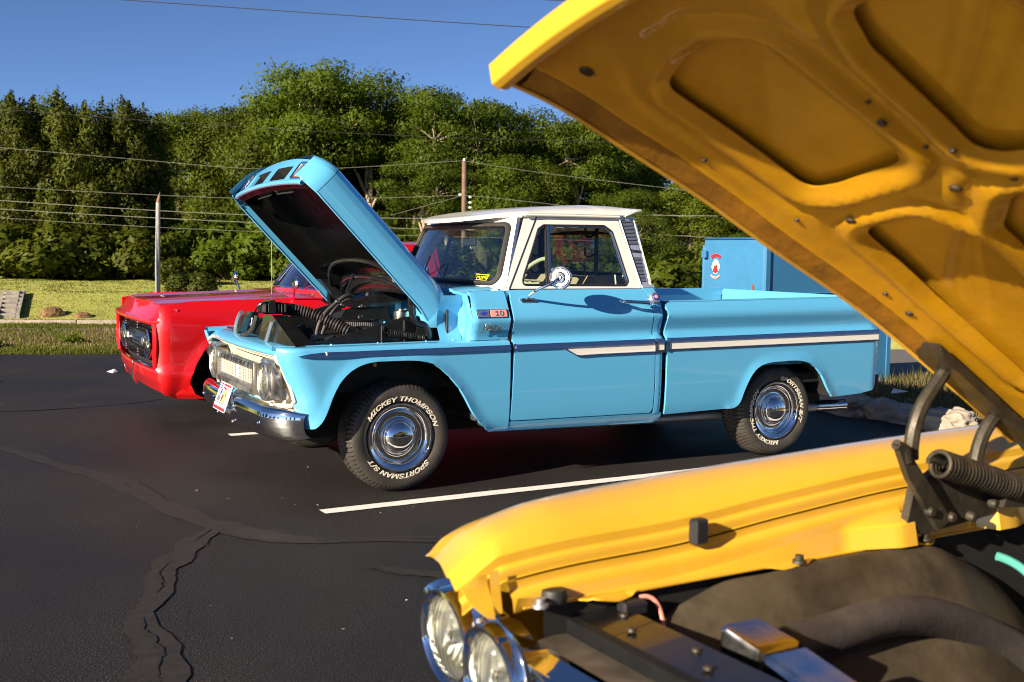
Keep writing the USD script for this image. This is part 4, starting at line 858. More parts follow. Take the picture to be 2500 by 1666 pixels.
# door furniture
for sgn, par in ((1, dn), (-1, df)):
    mk = (lambda m: m) if sgn > 0 else mirror
    h = put('handle', mk(tube(curve([(1.518, .026, 1.137), (1.538, -.014, 1.138), (1.62, -.032, 1.134), (1.70, -.030, 1.130), (1.738, .004, 1.128)], 20), np.interp(np.linspace(0, 1, 20), [0, .15, .8, 1], [.010, .013, .014, .016]), 10)), 'chrome', par)
    put('button', mk(lathe([(.018, 0), (.018, -.014), (.012, -.022), (0, -.023)], (1.722, .012, 1.128), (0, 1, 0), 18)), 'chrome', h)
    put('hollow', mk(lathe([(.055, 0), (.04, .002), (0, .003)], (1.60, Y0(1.6, 1.125) - .001, 1.118), (0, -1, .45), 24)), 'blue_paint', h) if False else None
    mr = put('wing_mirror', mk(lathe([(.0, .030), (.03, .029), (.066, .018), (.073, .004), (.074, -.010), (.068, -.014)], (1.005, -.085, 1.298), (.80, .60, .03), 40)), 'chrome', par)
    put('mirror_back', mk(lathe([(.0, -.030), (.012, -.029), (.016, -.020), (.030, -.022), (.036, -.012), (.055, -.012), (.060, -.004), (.070, -.006), (.0735, .0)], (1.005, -.085, 1.298), (.80, .60, .03), 40)), 'chrome', mr)
    put('arm', mk(tube(curve([(.850, .055, 1.165), (.850, .020, 1.190), (.885, -.040, 1.228), (.975, -.098, 1.290)], 18), .0095, 10)), 'chrome', mr)
    put('foot', mk(obox((.850, .055, 1.152), (1, 0, .0), (0, .55, .83), (0, .83, -.55), (.115, .030, .022), .009)), 'chrome', mr)
fc = put('fuel_cap', lathe([(.040, .02), (.041, -.004), (.036, -.014), (.030, -.017), (.0, -.018)], (1.806, Y0(1.806, 1.15) - .010, 1.158), (0, .9, -.5), 32), 'grey_steel', T)
put('cap_face', lathe([(.026, 0), (.024, -.003), (0, -.0035)], (1.806, Y0(1.806, 1.15) - .0255, 1.167), (0, .9, -.5), 28), 'badge_blue', fc); put('cap_dot', lathe([(.014, 0), (.012, -.002), (0, -.0025)], (1.806, Y0(1.806, 1.15) - .0285, 1.1687), (0, .9, -.5), 20), 'badge_pink', fc)
# badge and script on the cowl
be, bu = A([1.0, 0, .01]), A([0, .42, .91])
bo = A([.578, .018, 1.070])
BD = put('badge', flat(rnd([(-.105, -.028), (.105, -.028), (.105, .028), (-.105, .028)], .004), bo + A([0, .004, 0]), be, bu, .010), 'chrome', T)
bq = lambda n, g, m, l: put(n, flat(g, bo + np.cross(be, bu) * l + A([0, .004, 0]), be, bu, .002), m, BD, smooth=False)
bq('silver_field', Polygon([(-.098, -.022), (-.022, -.022), (-.022, .022), (-.098, .022)]), 'badge_silver', .0105); bq('red_field', Polygon([(-.012, -.023), (.098, -.023), (.098, .023), (-.012, .023)]), 'badge_pink', .0105)
bq('bow_tie', unary_union([Polygon([(-.084, -.006), (-.079, .006), (-.037, .006), (-.042, -.006)]), Polygon([(-.072, -.012), (-.066, .013), (-.048, .013), (-.054, -.012)])]), 'badge_blue', .0127)
put('number', text('10', .030, bo + np.cross(be, bu) * .0125 + A([.045, .004, 0]) - bu * .015, be, bu, .004, True, 0, .058), 'grey_steel', BD, smooth=False)
def strokes(lines, o, ex, ey, w, s, m, name, parent, lift=.004):
    out = []
    for l in lines:
        c = curve(l, 10 * max(1, len(l) - 1)) * s; out.append(tube(A(o) + c[:, :1] * A(ex) + c[:, 1:] * A(ey), w, 6))
    return put(name, out, m, parent)
JO = [[(0, -.35), (.12, -.5), (.3, -.3), (.42, .2), (.62, 1.0), (.74, 1.12), (.72, .95), (.5, .45), (.3, -.1), (.6, .1)], [(.95, .35), (.8, .22), (.82, .0), (1.0, .02), (1.06, .25), (.95, .36), (1.15, .25)], [(1.2, 0), (1.5, .7), (1.72, 1.1), (1.62, .8), (1.38, 0), (1.55, .3), (1.72, .36), (1.72, .05), (1.85, .05)],
      [(1.9, 0), (2.05, .36), (2.0, .1), (2.2, .34), (2.32, .3), (2.28, .04), (2.45, .1)], [(2.5, .0), (2.72, .42), (2.78, .3), (2.82, .08), (2.62, .0), (2.95, .1)], [(3.15, .35), (3.0, .22), (3.02, .02), (3.2, .03), (3.26, .25), (3.15, .36), (3.36, .28)], [(3.4, .02), (3.55, .36), (3.52, .1), (3.72, .34), (3.84, .28), (3.82, .06), (4.1, .14), (4.3, .3)]]
so = A([.500, float(Y0(.6, .985)) - .006, .975]); se, su = A([1.0, 0, .008]), A([0, -.30, .95])
SC = strokes(JO, so, se, su, .0026, .037, 'brass_tin', 'script', T)
put('small_lettering', text('DALLAS', .011, so + A([.100, .008, -.020]), se, su, .003, True, .0, .075), 'brass_tin', SC, smooth=False)
# cargo bed
RA = curve([(2.44, .384), (2.475, .388), (2.51, .411), (2.535, .465), (2.561, .53), (2.60, .600), (2.65, .655), (2.709, .684), (2.866, .701), (3.07, .697), (3.176, .662), (3.254, .59), (3.335, .471), (3.376, .423)], 70)
bedp = [(1.888, .372), *map(tuple, RA), (3.40, .418), (3.66, .432), (3.785, .452), (3.82, .50), (3.845, .58), (3.858, .66), (3.858, .80), (3.850, .90), (3.825, .96), (3.822, 1.0), (3.822, 1.10), (3.80, 1.148), (1.905, 1.128), (1.888, 1.115), (1.893, 1.04), (1.884, .92), (1.888, .80)]
def bed_f():
    base = side_f(RA, .017)
    def f(x, z):
        q = base(x, z); q[:, 1] = np.minimum(q[:, 1], .048) + .02 * np.clip((z - RK * x - 1.10) / .02, 0, 1) ** 2 + .05 * np.clip((x - 3.77) / .08, 0, 1) ** 2.2 + .028 * np.clip((.40 - z + .02 * (x - 2.4)) / .03, 0, 1) ** 1.5 * 0
        return q
    return f
both('bed_side', sheet(Polygon(bedp).buffer(0), bed_f(), .03, .02, edge=.014), 'blue_paint')
RS = A([(.062, 1.113), (.075, 1.120), (.10, 1.121), (.125, 1.119), (.130, 1.09), (.135, 1.06)])
rs = np.linspace(0, 1, len(RS))
both('bed_rail', grid(lambda x, s: np.stack([x, np.interp(s, rs, RS[:, 0]), np.interp(s, rs, RS[:, 1]) + RK * x], 1), np.linspace(1.895, 3.82, 30), np.linspace(0, 1, 16)), 'blue_paint')
both('bed_inner_side', sheet(Polygon([(1.90, .66), (3.80, .68), (3.80, 1.10), (1.90, 1.08)]), lambda x, z: np.stack([x, .135 + .03 * np.clip((1.0 - z) / .1, 0, 1), z], 1), .1, .01, flip=True), 'blue_paint')
put('bed_floor', box((1.89, .13, .66), (3.82, 1.87, .69), .004), 'blue_paint', T)
put('bed_front', box((1.888, .10, .40), (1.915, 1.90, 1.134), .008), 'blue_paint', T)
both('stake_post', box((1.917, .135, .69), (2.00, .22, 1.128), .01), 'blue_paint')
put('tailgate', box((3.800, .14, .50), (3.845, 1.86, 1.148), .012), 'blue_paint', T)
both('tail_panel', box((3.800, .068, .50), (3.850, .138, 1.10), .02), 'blue_paint')
both('tail_light', lathe([(.05, 0), (.048, .012), (0, .016)], (3.85, .105, .78), (1, 0, 0), 24), 'red_paint')
rby = np.linspace(.0, 2.0, 60)
put('rear_bumper', grid(lambda y, s: np.stack([3.965 - .125 * np.clip((.14 - np.minimum(y, 2 - y)) / .14, 0, 1) ** 2 + np.interp(s, [0, .2, .5, .8, 1], [-.06, -.01, 0, -.01, -.06]), .03 + y * .97, .42 + .17 * s], 1), rby, np.linspace(0, 1, 20)), 'chrome', T, smooth=60)
both('bumper_end', hull([(x, y, z) for x, y, z in [(3.80, .035, .44), (3.86, .028, .56), (3.86, .035, .42), (3.83, .03, .57), (3.80, .07, .44), (3.86, .07, .57)]]), 'ink_black')
put('exhaust_pipe', tube([(1.2, .55, .27), (2.2, .50, .26), (2.75, .33, .29), (3.20, .24, .315), (3.46, .23, .318)], .036, 16), 'grey_steel', T)
put('exhaust_tip', lathe([(.036, 0), (.044, .02), (.044, .29), (.039, .295), (.037, .25)], (3.42, .23, .318), (1, 0, 0), 28), 'chrome', T)
# wheel wells, frame, axles
both('front_wheel_well', grid(lambda a, y: np.stack([-.01 + .54 * np.cos(a), y, .335 + .50 * np.sin(a)], 1), np.linspace(.16, math.pi - .22, 24), np.linspace(.035, .50, 4), flip=True), 'underbody'); both('front_well_wall', grid(lambda x, z: np.stack([x, 0 * x + .50, z], 1), np.linspace(-.56, .54, 4), np.linspace(.36, .88, 4)), 'underbody')
both('rear_wheel_well', grid(lambda a, y: np.stack([2.92 + .47 * np.cos(a), y, .335 + .41 * np.sin(a)], 1), np.linspace(.22, math.pi - .2, 24), np.linspace(.035, .45, 4), flip=True), 'underbody'); both('rear_well_wall', grid(lambda x, z: np.stack([x, 0 * x + .45, z], 1), np.linspace(2.45, 3.40, 4), np.linspace(.44, .76, 4)), 'underbody')
both('frame_rail', box((-.62, .52, .28), (3.75, .60, .42), .01), 'underbody')
put('belly', box((.55, .07, .36), (1.86, 1.93, .40), .01), 'underbody', T); put('bed_belly', box((1.90, .10, .52), (3.80, 1.90, .60), .01), 'underbody', T); put('transmission', box((.4, .8, .24), (1.3, 1.2, .45), .05), 'underbody', T)
put('front_axle', tube([(0, .3, .30), (0, 1.7, .30)], .045, 10), 'underbody', T); put('rear_axle', tube([(2.921, .3, .335), (2.921, 1.7, .335)], .05, 10), 'underbody', T); put('differential', lathe([(0, -.16), (.11, -.1), (.14, 0), (.11, .1), (0, .16)], (2.921, 1.0, .335), (1, 0, 0), 16), 'underbody', T)
put('wire_end', box((-.135, .16, .755), (-.120, .185, .785), .003), 'cream_plastic', T)
wheel(T, (0, .058, .3345), 0); wheel(T, (2.921, .075, .3345), -125); wheel(T, (0, 1.942, .3345), 40, far=True); wheel(T, (2.921, 1.925, .3345), 10, far=True)

# ---- hood, raised about its rear hinges
HO = A([.243, 0, 1.031]); HS = A([-.69, 0, .725]); HS = HS / np.linalg.norm(HS); HN = A([.725, 0, .69]); HN = HN / np.linalg.norm(HN)
def hp(s, y, n):
    s, y, n = np.broadcast_arrays(A(s, float), A(y, float), A(n, float)); return HO + s[..., None] * HS + y[..., None] * A([0, 1.0, 0]) + (n - .036 * (y - .205))[..., None] * HN
YL, YR = .205, 1.815; YC, HW = (YL + YR) / 2, (YR - YL) / 2
hsec = A([(0, 0), (-.004, .06), (.0, .12), (.012, .165), (.035, .195), (.07, .213), (.12, .224), (.20, .232), (.40, .243), (HW, .252)])
hd = np.r_[0, np.cumsum(np.linalg.norm(np.diff(hsec, axis=0), axis=1))]; hd /= hd[-1]
hpy, hpn = PchipInterpolator(hd, hsec[:, 0]), PchipInterpolator(hd, hsec[:, 1])
def hood_pt(s, t, ins=0.0):
    """t from -1 (near flank edge) over 0 (crown) to 1"""
    a = 1 - np.abs(t); yy = hpy(a); n = hpn(a)
    yy = HW - (yy + ins) * np.ones_like(s); n = np.clip(n - ins, 0, 9)
    f = np.clip((s - 1.02) / .17, 0, 1)                                   # the nose: corners tuck in
    yy = yy - (.10 * f ** 2.2) * np.clip((yy / HW), 0, 1) ** 6
    n = n - .045 * f ** 2 * (n > .03) - .02 * np.clip(-(s - .08) / .08, 0, 1)
    return hp(s, YC + np.sign(np.where(t == 0, 1e-9, t)) * yy, n)
tt = np.unique(np.r_[-1 + hd[:-1], np.linspace(-1, 1, 60), 1 - hd[:-1]])
HD = put('hood', join([grid(hood_pt, np.linspace(0.0, 1.038, 40), tt), grid(lambda s, t: hood_pt(s, t, .012), np.linspace(0.004, 1.038, 16), tt[1:-1], flip=True)]), 'blue_paint', T, smooth=40)
# underside lining, black
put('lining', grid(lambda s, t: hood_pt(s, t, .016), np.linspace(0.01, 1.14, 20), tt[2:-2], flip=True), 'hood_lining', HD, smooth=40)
for q in (-1.0, 1.0):
    put('flank_edge', tube(hood_pt(np.linspace(0, 1.14, 12), np.full(12, q)), .006, 6), 'blue_paint', HD)
# nose cap: rounded corners, front face with two openings and a lamp at each side
put('nose_cap', grid(hood_pt, np.r_[1.042, np.linspace(1.05, 1.185, 14)], tt), 'blue_paint', HD, smooth=40)
def face_s(y):                                                            # how far forward the front face stands
    a = np.abs(y - YC) / HW; return 1.188 - .045 * a ** 2 - .075 * np.clip((a - .80) / .20, 0, 1) ** 2
def face(y, n):
    return hp(face_s(y) - .030 * np.clip(1 - n / .20, 0, 1) ** 1.2, y, n)
w1 = HW - .10
fpoly = Polygon([(YC - w1 + .015, 0), (YC + w1 - .015, 0), (YC + w1, .10), (YC + w1 - .05, .150), (YC + w1 - .16, .178), (YC + .3, .198), (YC, .207), (YC - .3, .198), (YC - w1 + .16, .178), (YC - w1 + .05, .150), (YC - w1, .10)])
holes = [rnd([(YC + q * .065 if q > 0 else YC - .365, .032), (YC + q * .065 if q > 0 else YC - .365, .135), (YC + .365 if q > 0 else YC - .065, .135), (YC + .365 if q > 0 else YC - .065, .032)], .012) for q in (1, -1)]
lamps = [rnd([(YC + q * .48, .030), (YC + q * .475, .150), (YC + q * .66, .142), (YC + q * .675, .030)], .014) for q in (1, -1)]
put('nose_face', sheet(fpoly.difference(unary_union(holes + lamps)), face, .03, .012, flip=True, edge=.014), 'blue_paint', HD, smooth=40)
for h in holes:
    put('air_opening', sheet(h.buffer(.02), lambda y, n: face(y, n) - HS * .09, .05, flip=True), 'underbody', HD)
    c = A(h.exterior.segmentize(.02).coords)[:-1]; n = len(c); a, b = face(c[:, 0], c[:, 1]), face(c[:, 0], c[:, 1]) - HS * .09
    put('opening_wall', (np.vstack([a, b]), tri([(i, (i + 1) % n, n + (i + 1) % n, n + i) for i in range(n)])), 'underbody', HD)
    cy = h.centroid.x; put('brace_wire', tube([face(A([cy - .05]), A([.10]))[0] - HS * .04, face(A([cy + .03]), A([.06]))[0] - HS * .04], .004, 6), 'grey_steel', HD)
for h in lamps:
    c = A(h.exterior.segmentize(.015).coords)[:-1]
    lm = put('marker_lamp', tube(face(c[:, 0], c[:, 1]) + HS * .004, .008, 8, closed=True), 'chrome', HD)
    put('lamp_back', sheet(h.buffer(.004), lambda y, n: face(y, n) - HS * .03, .03, flip=True), 'reflector', lm)
    lo = h.intersection(Polygon([(-9, .03), (9, .03), (9, .085), (-9, .085)])).buffer(-.014)
    put('lens', sheet(lo, lambda y, n: face(y, n) + HS * (-.006), .03, .012, flip=True), 'orange_lens', lm)
    put('cover', sheet(h.buffer(-.006), lambda y, n: face(y, n) + HS * .002, .03, flip=True), 'lamp_glass', lm)
# front lip and its return flange
ly = np.linspace(YC - w1 + .01, YC + w1 - .01, 40)
put('front_lip', tube(face(ly, 0 * ly) + HS * .002 + HN * .004, .016, 10), 'blue_paint', HD)
put('lip_flange', grid(lambda y, s: hp(face_s(y) - .030 - .055 * s, y, .004 + .006 * s), ly, np.linspace(0, 1, 4)), 'hood_lining', HD)
put('latch', tube([hp(1.08, YC, .16), hp(1.07, YC + .02, .10), hp(1.05, YC + .02, .055), hp(1.09, YC + .03, .05)], .009, 8), 'grey_steel', HD)
# inner rear brace: pressed panel across the hood near the hinges with curved ribs
def rib(pts, r):
    return tube(curve([hp(*q) for q in pts], 40), r, 8)
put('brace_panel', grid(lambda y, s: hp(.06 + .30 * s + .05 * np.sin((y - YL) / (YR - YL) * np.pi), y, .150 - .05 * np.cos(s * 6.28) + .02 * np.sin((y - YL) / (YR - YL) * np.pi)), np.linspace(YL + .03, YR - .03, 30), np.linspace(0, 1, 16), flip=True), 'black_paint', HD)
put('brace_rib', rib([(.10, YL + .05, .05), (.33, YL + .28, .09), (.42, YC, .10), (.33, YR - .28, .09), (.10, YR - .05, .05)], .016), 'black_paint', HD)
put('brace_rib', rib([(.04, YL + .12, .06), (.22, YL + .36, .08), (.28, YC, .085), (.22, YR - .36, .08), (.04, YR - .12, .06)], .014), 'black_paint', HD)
for y in (YL + .09, YR - .09):
    put('hinge_bracket', hull([hp(s, y + d, n) for d in (-.04, .04) for s, n in [(.02, .02), (.30, .04), (.26, .08), (.03, .09)]]), 'black_paint', HD)
put('prop_link', tube([hp(.30, YC + .12, .09), (.02, YC + .10, 1.16)], .009, 8), 'black_paint', HD)
# ---- engine bay of the blue truck
EB = T
bf = put('radiator_baffle', hull([(-.655, .52, 1.056), (-.655, .70, 1.046), (-.64, .075, .895), (-.665, .80, .888), (-.56, .52, 1.05), (-.52, .12, .90), (-.56, .70, 1.045), (-.60, .80, .89)]), 'black_paint', EB, 10)
put('baffle_flange', tube([(-.668, .462, 1.02), (-.674, .50, .97), (-.680, .56, .893)], .013, 8), 'grey_steel', bf)
put('radiator_baffle', hull([(-.66, 1.00, 1.048), (-.66, 1.12, 1.042), (-.66, 1.33, .885), (-.66, 1.52, .893), (-.60, 1.0, 1.045), (-.60, 1.50, .90), (-.60, 1.30, .89)]), 'black_paint', EB, 10)
put('baffle_flange', tube(curve([(-.672, 1.19, 1.035), (-.678, 1.26, .99), (-.682, 1.30, .93), (-.682, 1.31, .89)], 12), .014, 8), 'grey_steel', bf)
put('latch_bracket', tube(curve([(-.66, .85, 1.03), (-.675, .86, .97), (-.69, .95, .915), (-.685, 1.12, .885)], 20), .016, 8), 'hinge_metal', EB)
put('latch_pin', lathe([(.0, -.02), (.012, -.01), (.02, .01), (.008, .03), (.006, .05), (0, .06)], (-.65, 1.0, .955), (0, 0, 1), 12), 'cast_aluminium', EB)
put('radiator_support', box((-.62, .16, .62), (-.57, 1.84, .90), .01), 'black_paint', EB)
put('radiator', box((-.565, .45, .45), (-.48, 1.55, .985), .01), 'black_satin', EB)
fb = put('filter_box', box((-.600, .93, 1.035), (-.45, 1.07, 1.108), .016), 'black_satin', EB)
put('fins', [box((-.588 + .0215 * k, .922, 1.045), (-.578 + .0215 * k, .9295, 1.100), .002) for k in range(7)], 'black_paint', fb)
put('rounded_end', lathe([(0, 0), (.034, .0), (.040, .008), (.040, .075), (.034, .085), (0, .086)], (-.452, 1.0, 1.066), (1, 0, -.12), 24), 'black_satin', fb)
put('strap', hull([(x, y, z) for x in (-.556, -.520) for y, z in [(.915, 1.04), (.918, 1.112), (.93, 1.124), (1.06, 1.124), (1.07, 1.04)]]), 'black_paint', fb)
put('cable', tube(curve([(-.555, .95, 1.11), (-.60, .95, 1.105), (-.625, .97, 1.08), (-.63, 1.0, 1.045)], 16), .006, 6), 'black_paint', fb)
ct = curve([(-.372, 1.0, 1.055), (-.30, .97, 1.042), (-.21, .92, 1.005), (-.12, .86, .955), (-.06, .82, .92)], 120)
put('corrugated_hose', tube(ct, .036 + .0055 * np.sign(np.sin(np.arange(120) * 2 * np.pi / 6)), 18), 'hose_rubber', EB, 20)
hn = put('horn', lathe([(0, .05), (.052, .05), (.056, .02), (.050, 0), (.046, -.004), (0, -.002)], (-.456, .49, .937), (.45, -1, -.05) if False else (-.35, 1, .05), 30), 'black_paint', EB)
put('spiral', tube([A([-.456, .49, .937]) + A([math.cos(a), -.012 / max(r, .01) * r + .35 * math.cos(a) * 0 - .012, math.sin(a)]) * A([r, 1, r]) + A([0, .35 * r * math.cos(a), 0]) for a, r in zip(np.linspace(0, 5 * np.pi, 60), np.linspace(.045, .008, 60))], .0055, 6), 'black_satin', hn)
for dx in (0, .045):
    put('heater_hose', tube(curve([(-.255 + dx * .8, .9, .90), (-.245 + dx, .9, .95), (-.205 + dx, .9, 1.03), (-.13 + dx * .7, .9, 1.10), (-.085 + dx * .4, .9, 1.135 - dx * .4), (.02, .95, 1.14 - dx * .3)], 30), .0125, 10), 'hose_rubber', EB)
put('hose_clamp', [lathe([(.016, -.008), (.018, 0), (.016, .008)], (-.115, .9, 1.112), (1, 0, .9), 16), lathe([(.016, -.008), (.018, 0), (.016, .008)], (-.085, .9, 1.09), (1, 0, .9), 16)], 'brass_tin', EB)
put('air_duct', hull([(-.02, 1.05, 1.075), (-.02, 1.35, 1.075), (.07, 1.05, 1.06), (.30, 1.05, 1.075), (.44, 1.05, 1.11), (.44, 1.35, 1.165), (.36, 1.08, 1.165), (.20, 1.08, 1.15), (.02, 1.10, 1.095), (.44, 1.08, 1.16)]), 'black_paint', EB, 20)
put('air_duct_base', hull([(-.06, 1.06, .96), (-.06, 1.5, .96), (.32, 1.06, .97), (.32, 1.5, .97), (.30, 1.06, 1.06), (0, 1.06, 1.055), (.30, 1.5, 1.06)]), 'black_satin', EB, 20)
af = put('air_filter', lathe([(0, -.03), (.155, -.03), (.16, -.022), (.150, -.018), (.150, .028), (.162, .032), (.165, .04), (.15, .046), (.06, .05), (.02, .052), (.018, .07), (0, .072)], (.06, .95, .955), (0, 0, 1), 48), 'black_paint', EB)
put('pleats', [box((.06 + .153 * math.cos(a) - .003, .95 + .153 * math.sin(a) - .003, .940), (.06 + .153 * math.cos(a) + .003, .95 + .153 * math.sin(a) + .003, .981), .0008) for a in np.linspace(0, 2 * np.pi, 72, endpoint=False)], 'grey_primer', af, smooth=False)
put('engine_block', box((-.35, .70, .45), (.40, 1.30, .88), .05), 'black_satin', EB)
put('valve_cover', box((-.25, .62, .80), (.38, .80, .91), .03), 'black_paint', EB)
put('alternator', lathe([(0, -.06), (.06, -.06), (.065, 0), (.06, .05), (.02, .06), (0, .06)], (-.05, .60, .91), (1, .2, 0), 24), 'cast_aluminium', EB)
put('fluid_tank', lathe([(0, 0), (.052, 0), (.055, .01), (.055, .055), (.048, .066), (.03, .070), (.03, .078), (0, .080)], (.258, .70, .995), (0, 0, 1), 32), 'brass_tin', EB)
put('booster', lathe([(0, -.06), (.10, -.06), (.115, -.02), (.115, .02), (.07, .05), (0, .055)], (.42, .60, .99), (1, 0, 0), 28), 'blue_paint', EB)
put('firewall_hose', tube(curve([(.24, 1.3, 1.13), (.27, 1.3, 1.175), (.34, 1.3, 1.19), (.48, 1.3, 1.185)], 16), .014, 8), 'hose_rubber', EB)
put('heater_case', box((.36, 1.15, .98), (.465, 1.62, 1.17), .03), 'blue_paint', EB)
# inner wing panels, hinge arms and springs
for sgn in (1, -1):
    mk = (lambda m: m) if sgn > 0 else mirror
    ip = Polygon([(-.60, .60), (-.585, .885), (-.40, .918), (-.20, .966), (-.062, 1.006), (-.05, 1.004), (.09, 1.046), (.19, 1.05), (.22, .98), (.44, .97), (.44, .60)])
    iw = put('inner_wing', mk(sheet(ip, lambda x, z: np.stack([x, .245 + 0 * x, z], 1), .08, .02)), 'black_paint', EB)
    put('wing_foot', mk(box((-.60, .178, .865), (.45, .25, .893), .004)), 'black_paint', iw)
    for x in (-.062, .085):
        put('rib', mk(box((x - .006, .222, .89), (x + .006, .246, 1.0 + .2 * (x + .062)), .003)), 'black_paint', iw)
    hg = put('hood_hinge', mk(hull([(x, y, z) for y in (.215, .235) for x, z in [(.15, .90), (.26, .90), (.27, .95), (.22, 1.01), (.17, .99)]])), 'black_paint', EB)
    put('arm', mk(hull([(x, y, z) for y in (.205, .225) for x, z in [(.105, 1.19), (.145, 1.19), (.152, 1.06), (.115, 1.05)]])), 'black_paint', hg)
    put('arm', mk(tube(curve([(.125, .215, 1.12), (.135, .215, 1.05), (.165, .215, 1.01), (.205, .215, 1.0), (.235, .215, .965), (.235, .215, .91)], 24), .020, 8)), 'black_paint', hg)
    put('plate', mk(box((.355, .20, .90), (.37, .235, 1.09), .004)), 'black_paint', hg)
    n = 420; a = np.linspace(0, 2 * np.pi * 20, n); p0, p1 = A([-.025, .205, .955]), A([.205, .205, .914]); ax = (p1 - p0) / np.linalg.norm(p1 - p0); e2 = np.cross(ax, [0, 1, 0])
    put('spring', mk(tube(p0 + np.linspace(0, 1, n)[:, None] * (p1 - p0) + .020 * (np.cos(a)[:, None] * A([0, 1, 0]) + np.sin(a)[:, None] * e2), .0042, 6)), 'black_satin', hg)
    put('spring_hook', mk(tube(curve([(-.02, .205, .955), (-.05, .205, .958), (-.062, .205, .985), (-.045, .205, 1.0)], 12), .004, 6)), 'black_satin', hg)

# ---------------------------------------------------------------- red pickup beyond it
R = thing('pickup_truck', 'glossy red vintage pickup truck with black grille parked beyond the blue one', 'pickup truck', (-.15, 2.87, 0))
RP0 = pch([(.20, .10), (.27, .055), (.34, .02), (.45, -.002), (.47, .0), (.52, .012), (.62, .012), (.72, .002), (.80, .0), (.86, .006), (.92, .022), (.97, .045), (1.03, .10), (1.05, .13)])
def both_r(name, m, mt, smooth=35, par=None):
    m = join(m) if isinstance(m, list) else m
    return put(name, m, mt, par or R, smooth), put(name, mirror(m, 1.0), mt, par or R, smooth)
RAF = curve([(.50, .30), (.47, .45), (.40, .60), (.29, .73), (.14, .80), (0, .818), (-.14, .80), (-.29, .73), (-.42, .60), (-.49, .46), (-.53, .30)], 70)
def rside(x, z):
    L = LineString(RAF); d = A([L.distance(Point(a, b)) for a, b in zip(x, z)])
    y = RP0(z) - .022 * np.exp(-(d / .035) ** 1.6) + .006 * np.exp(-(d / .006) ** 2) + .10 * np.clip((-.66 - x) / .14, 0, 1) ** 2
    return np.stack([x, y, z], 1)
fe = [(.52, .22), *map(tuple, RAF[2:-1]), (-.53, .29), (-.62, .27), (-.70, .28), (-.735, .38), (-.745, .46), (-.775, .50), (-.775, .86), (-.735, .90), (-.74, .985), (-.5, 1.025), (.66, 1.05), (.70, .9), (.70, .22)]
both_r('front_fender', sheet(Polygon(fe).buffer(0), rside, .03, .02, edge=.015), 'red_paint')
rbow = lambda y: -.725 - .035 * (1 - ((y - 1) / .88) ** 2) + .22 * np.clip((np.abs(y - 1) - .90) / .10, 0, 1) ** 2
put('front_valance', grid(lambda y, s: np.stack([rbow(y) + np.interp(s, [0, .1, .35, .75, 1], [.02, -.035, -.03, .02, .10]), y, np.interp(s, [0, .1, .35, .75, 1], [.485, .475, .40, .29, .25])], 1), np.linspace(-.006, 2.006, 60), np.linspace(0, 1, 24), flip=True), 'red_paint', R, 60)
put('hood', sheet(Polygon([(-.715, .13), (-.72, .3), (-.745, .7), (-.755, 1.0), (-.745, 1.3), (-.72, 1.7), (-.715, 1.87), (.40, 1.90), (.40, .10)]), lambda x, y: np.stack([x, y, 0.995 + .025 * (1 - (np.abs(y - 1) / .9) ** 2.4) + .045 * (x + .75) / 1.15 - .02 * np.clip((-.70 - x) / .1, 0, 1) ** 2 - .04 * np.clip((np.abs(y - 1) - .80) / .1, 0, 1) ** 2 + .012 * np.exp(-((np.abs(y - 1) - .45) / .05) ** 2)], 1), .04, .012), 'red_paint', R, 50)
put('hood_face', grid(lambda y, s: np.stack([rbow(y) + .015 - .075 * s ** 1.3, y, 0.992 + .022 * (1 - (np.abs(y - 1) / .9) ** 2.4) * (1 - s) - .02 * np.clip((np.abs(y - 1) - .80) / .1, 0, 1) - .125 * s], 1), np.linspace(.03, 1.97, 60), np.linspace(0, 1, 10), flip=True), 'red_paint', R, 40)
put('grille_lip', [tube(np.stack([rbow(np.linspace(.03, 1.97, 40)) - .055, np.linspace(.03, 1.97, 40), np.full(40, .862)], 1), .026, 10)], 'red_paint', R)
both_r('grille_lip', tube(curve([(-.770, .085, .862), (-.765, .065, .80), (-.765, .065, .60), (-.760, .085, .50)], 20), .024, 8), 'red_paint')
gy = np.linspace(.10, 1.90, 40)
gr_ = put('grille', grid(lambda y, z: np.stack([rbow(y) + .03, y, z], 1), gy, np.linspace(.48, .85, 4), flip=True), 'ink_black', R)
for z, h, m in ((.815, .012, 'black_paint'), (.785, .010, 'black_paint'), (.755, .010, 'black_paint'), (.70, .040, 'black_paint'), (.665, .03, 'black_paint'), (.60, .010, 'black_paint'), (.57, .010, 'black_paint'), (.54, .010, 'black_paint')):
    put('bar', hull([(0, 0, 0), (0, 0, h), (0, 1, 0), (1, 0, 0)]) if False else grid(lambda y, s: np.stack([rbow(y) - .015 + .03 * np.abs(s - .5) * 2, y, z - h + 2 * h * s], 1), gy, np.linspace(0, 1, 5), flip=True), m, gr_)
put('bottom_trim', tube(np.stack([rbow(gy) - .03, gy, np.full(40, .497)], 1), .010, 8), 'chrome', gr_)
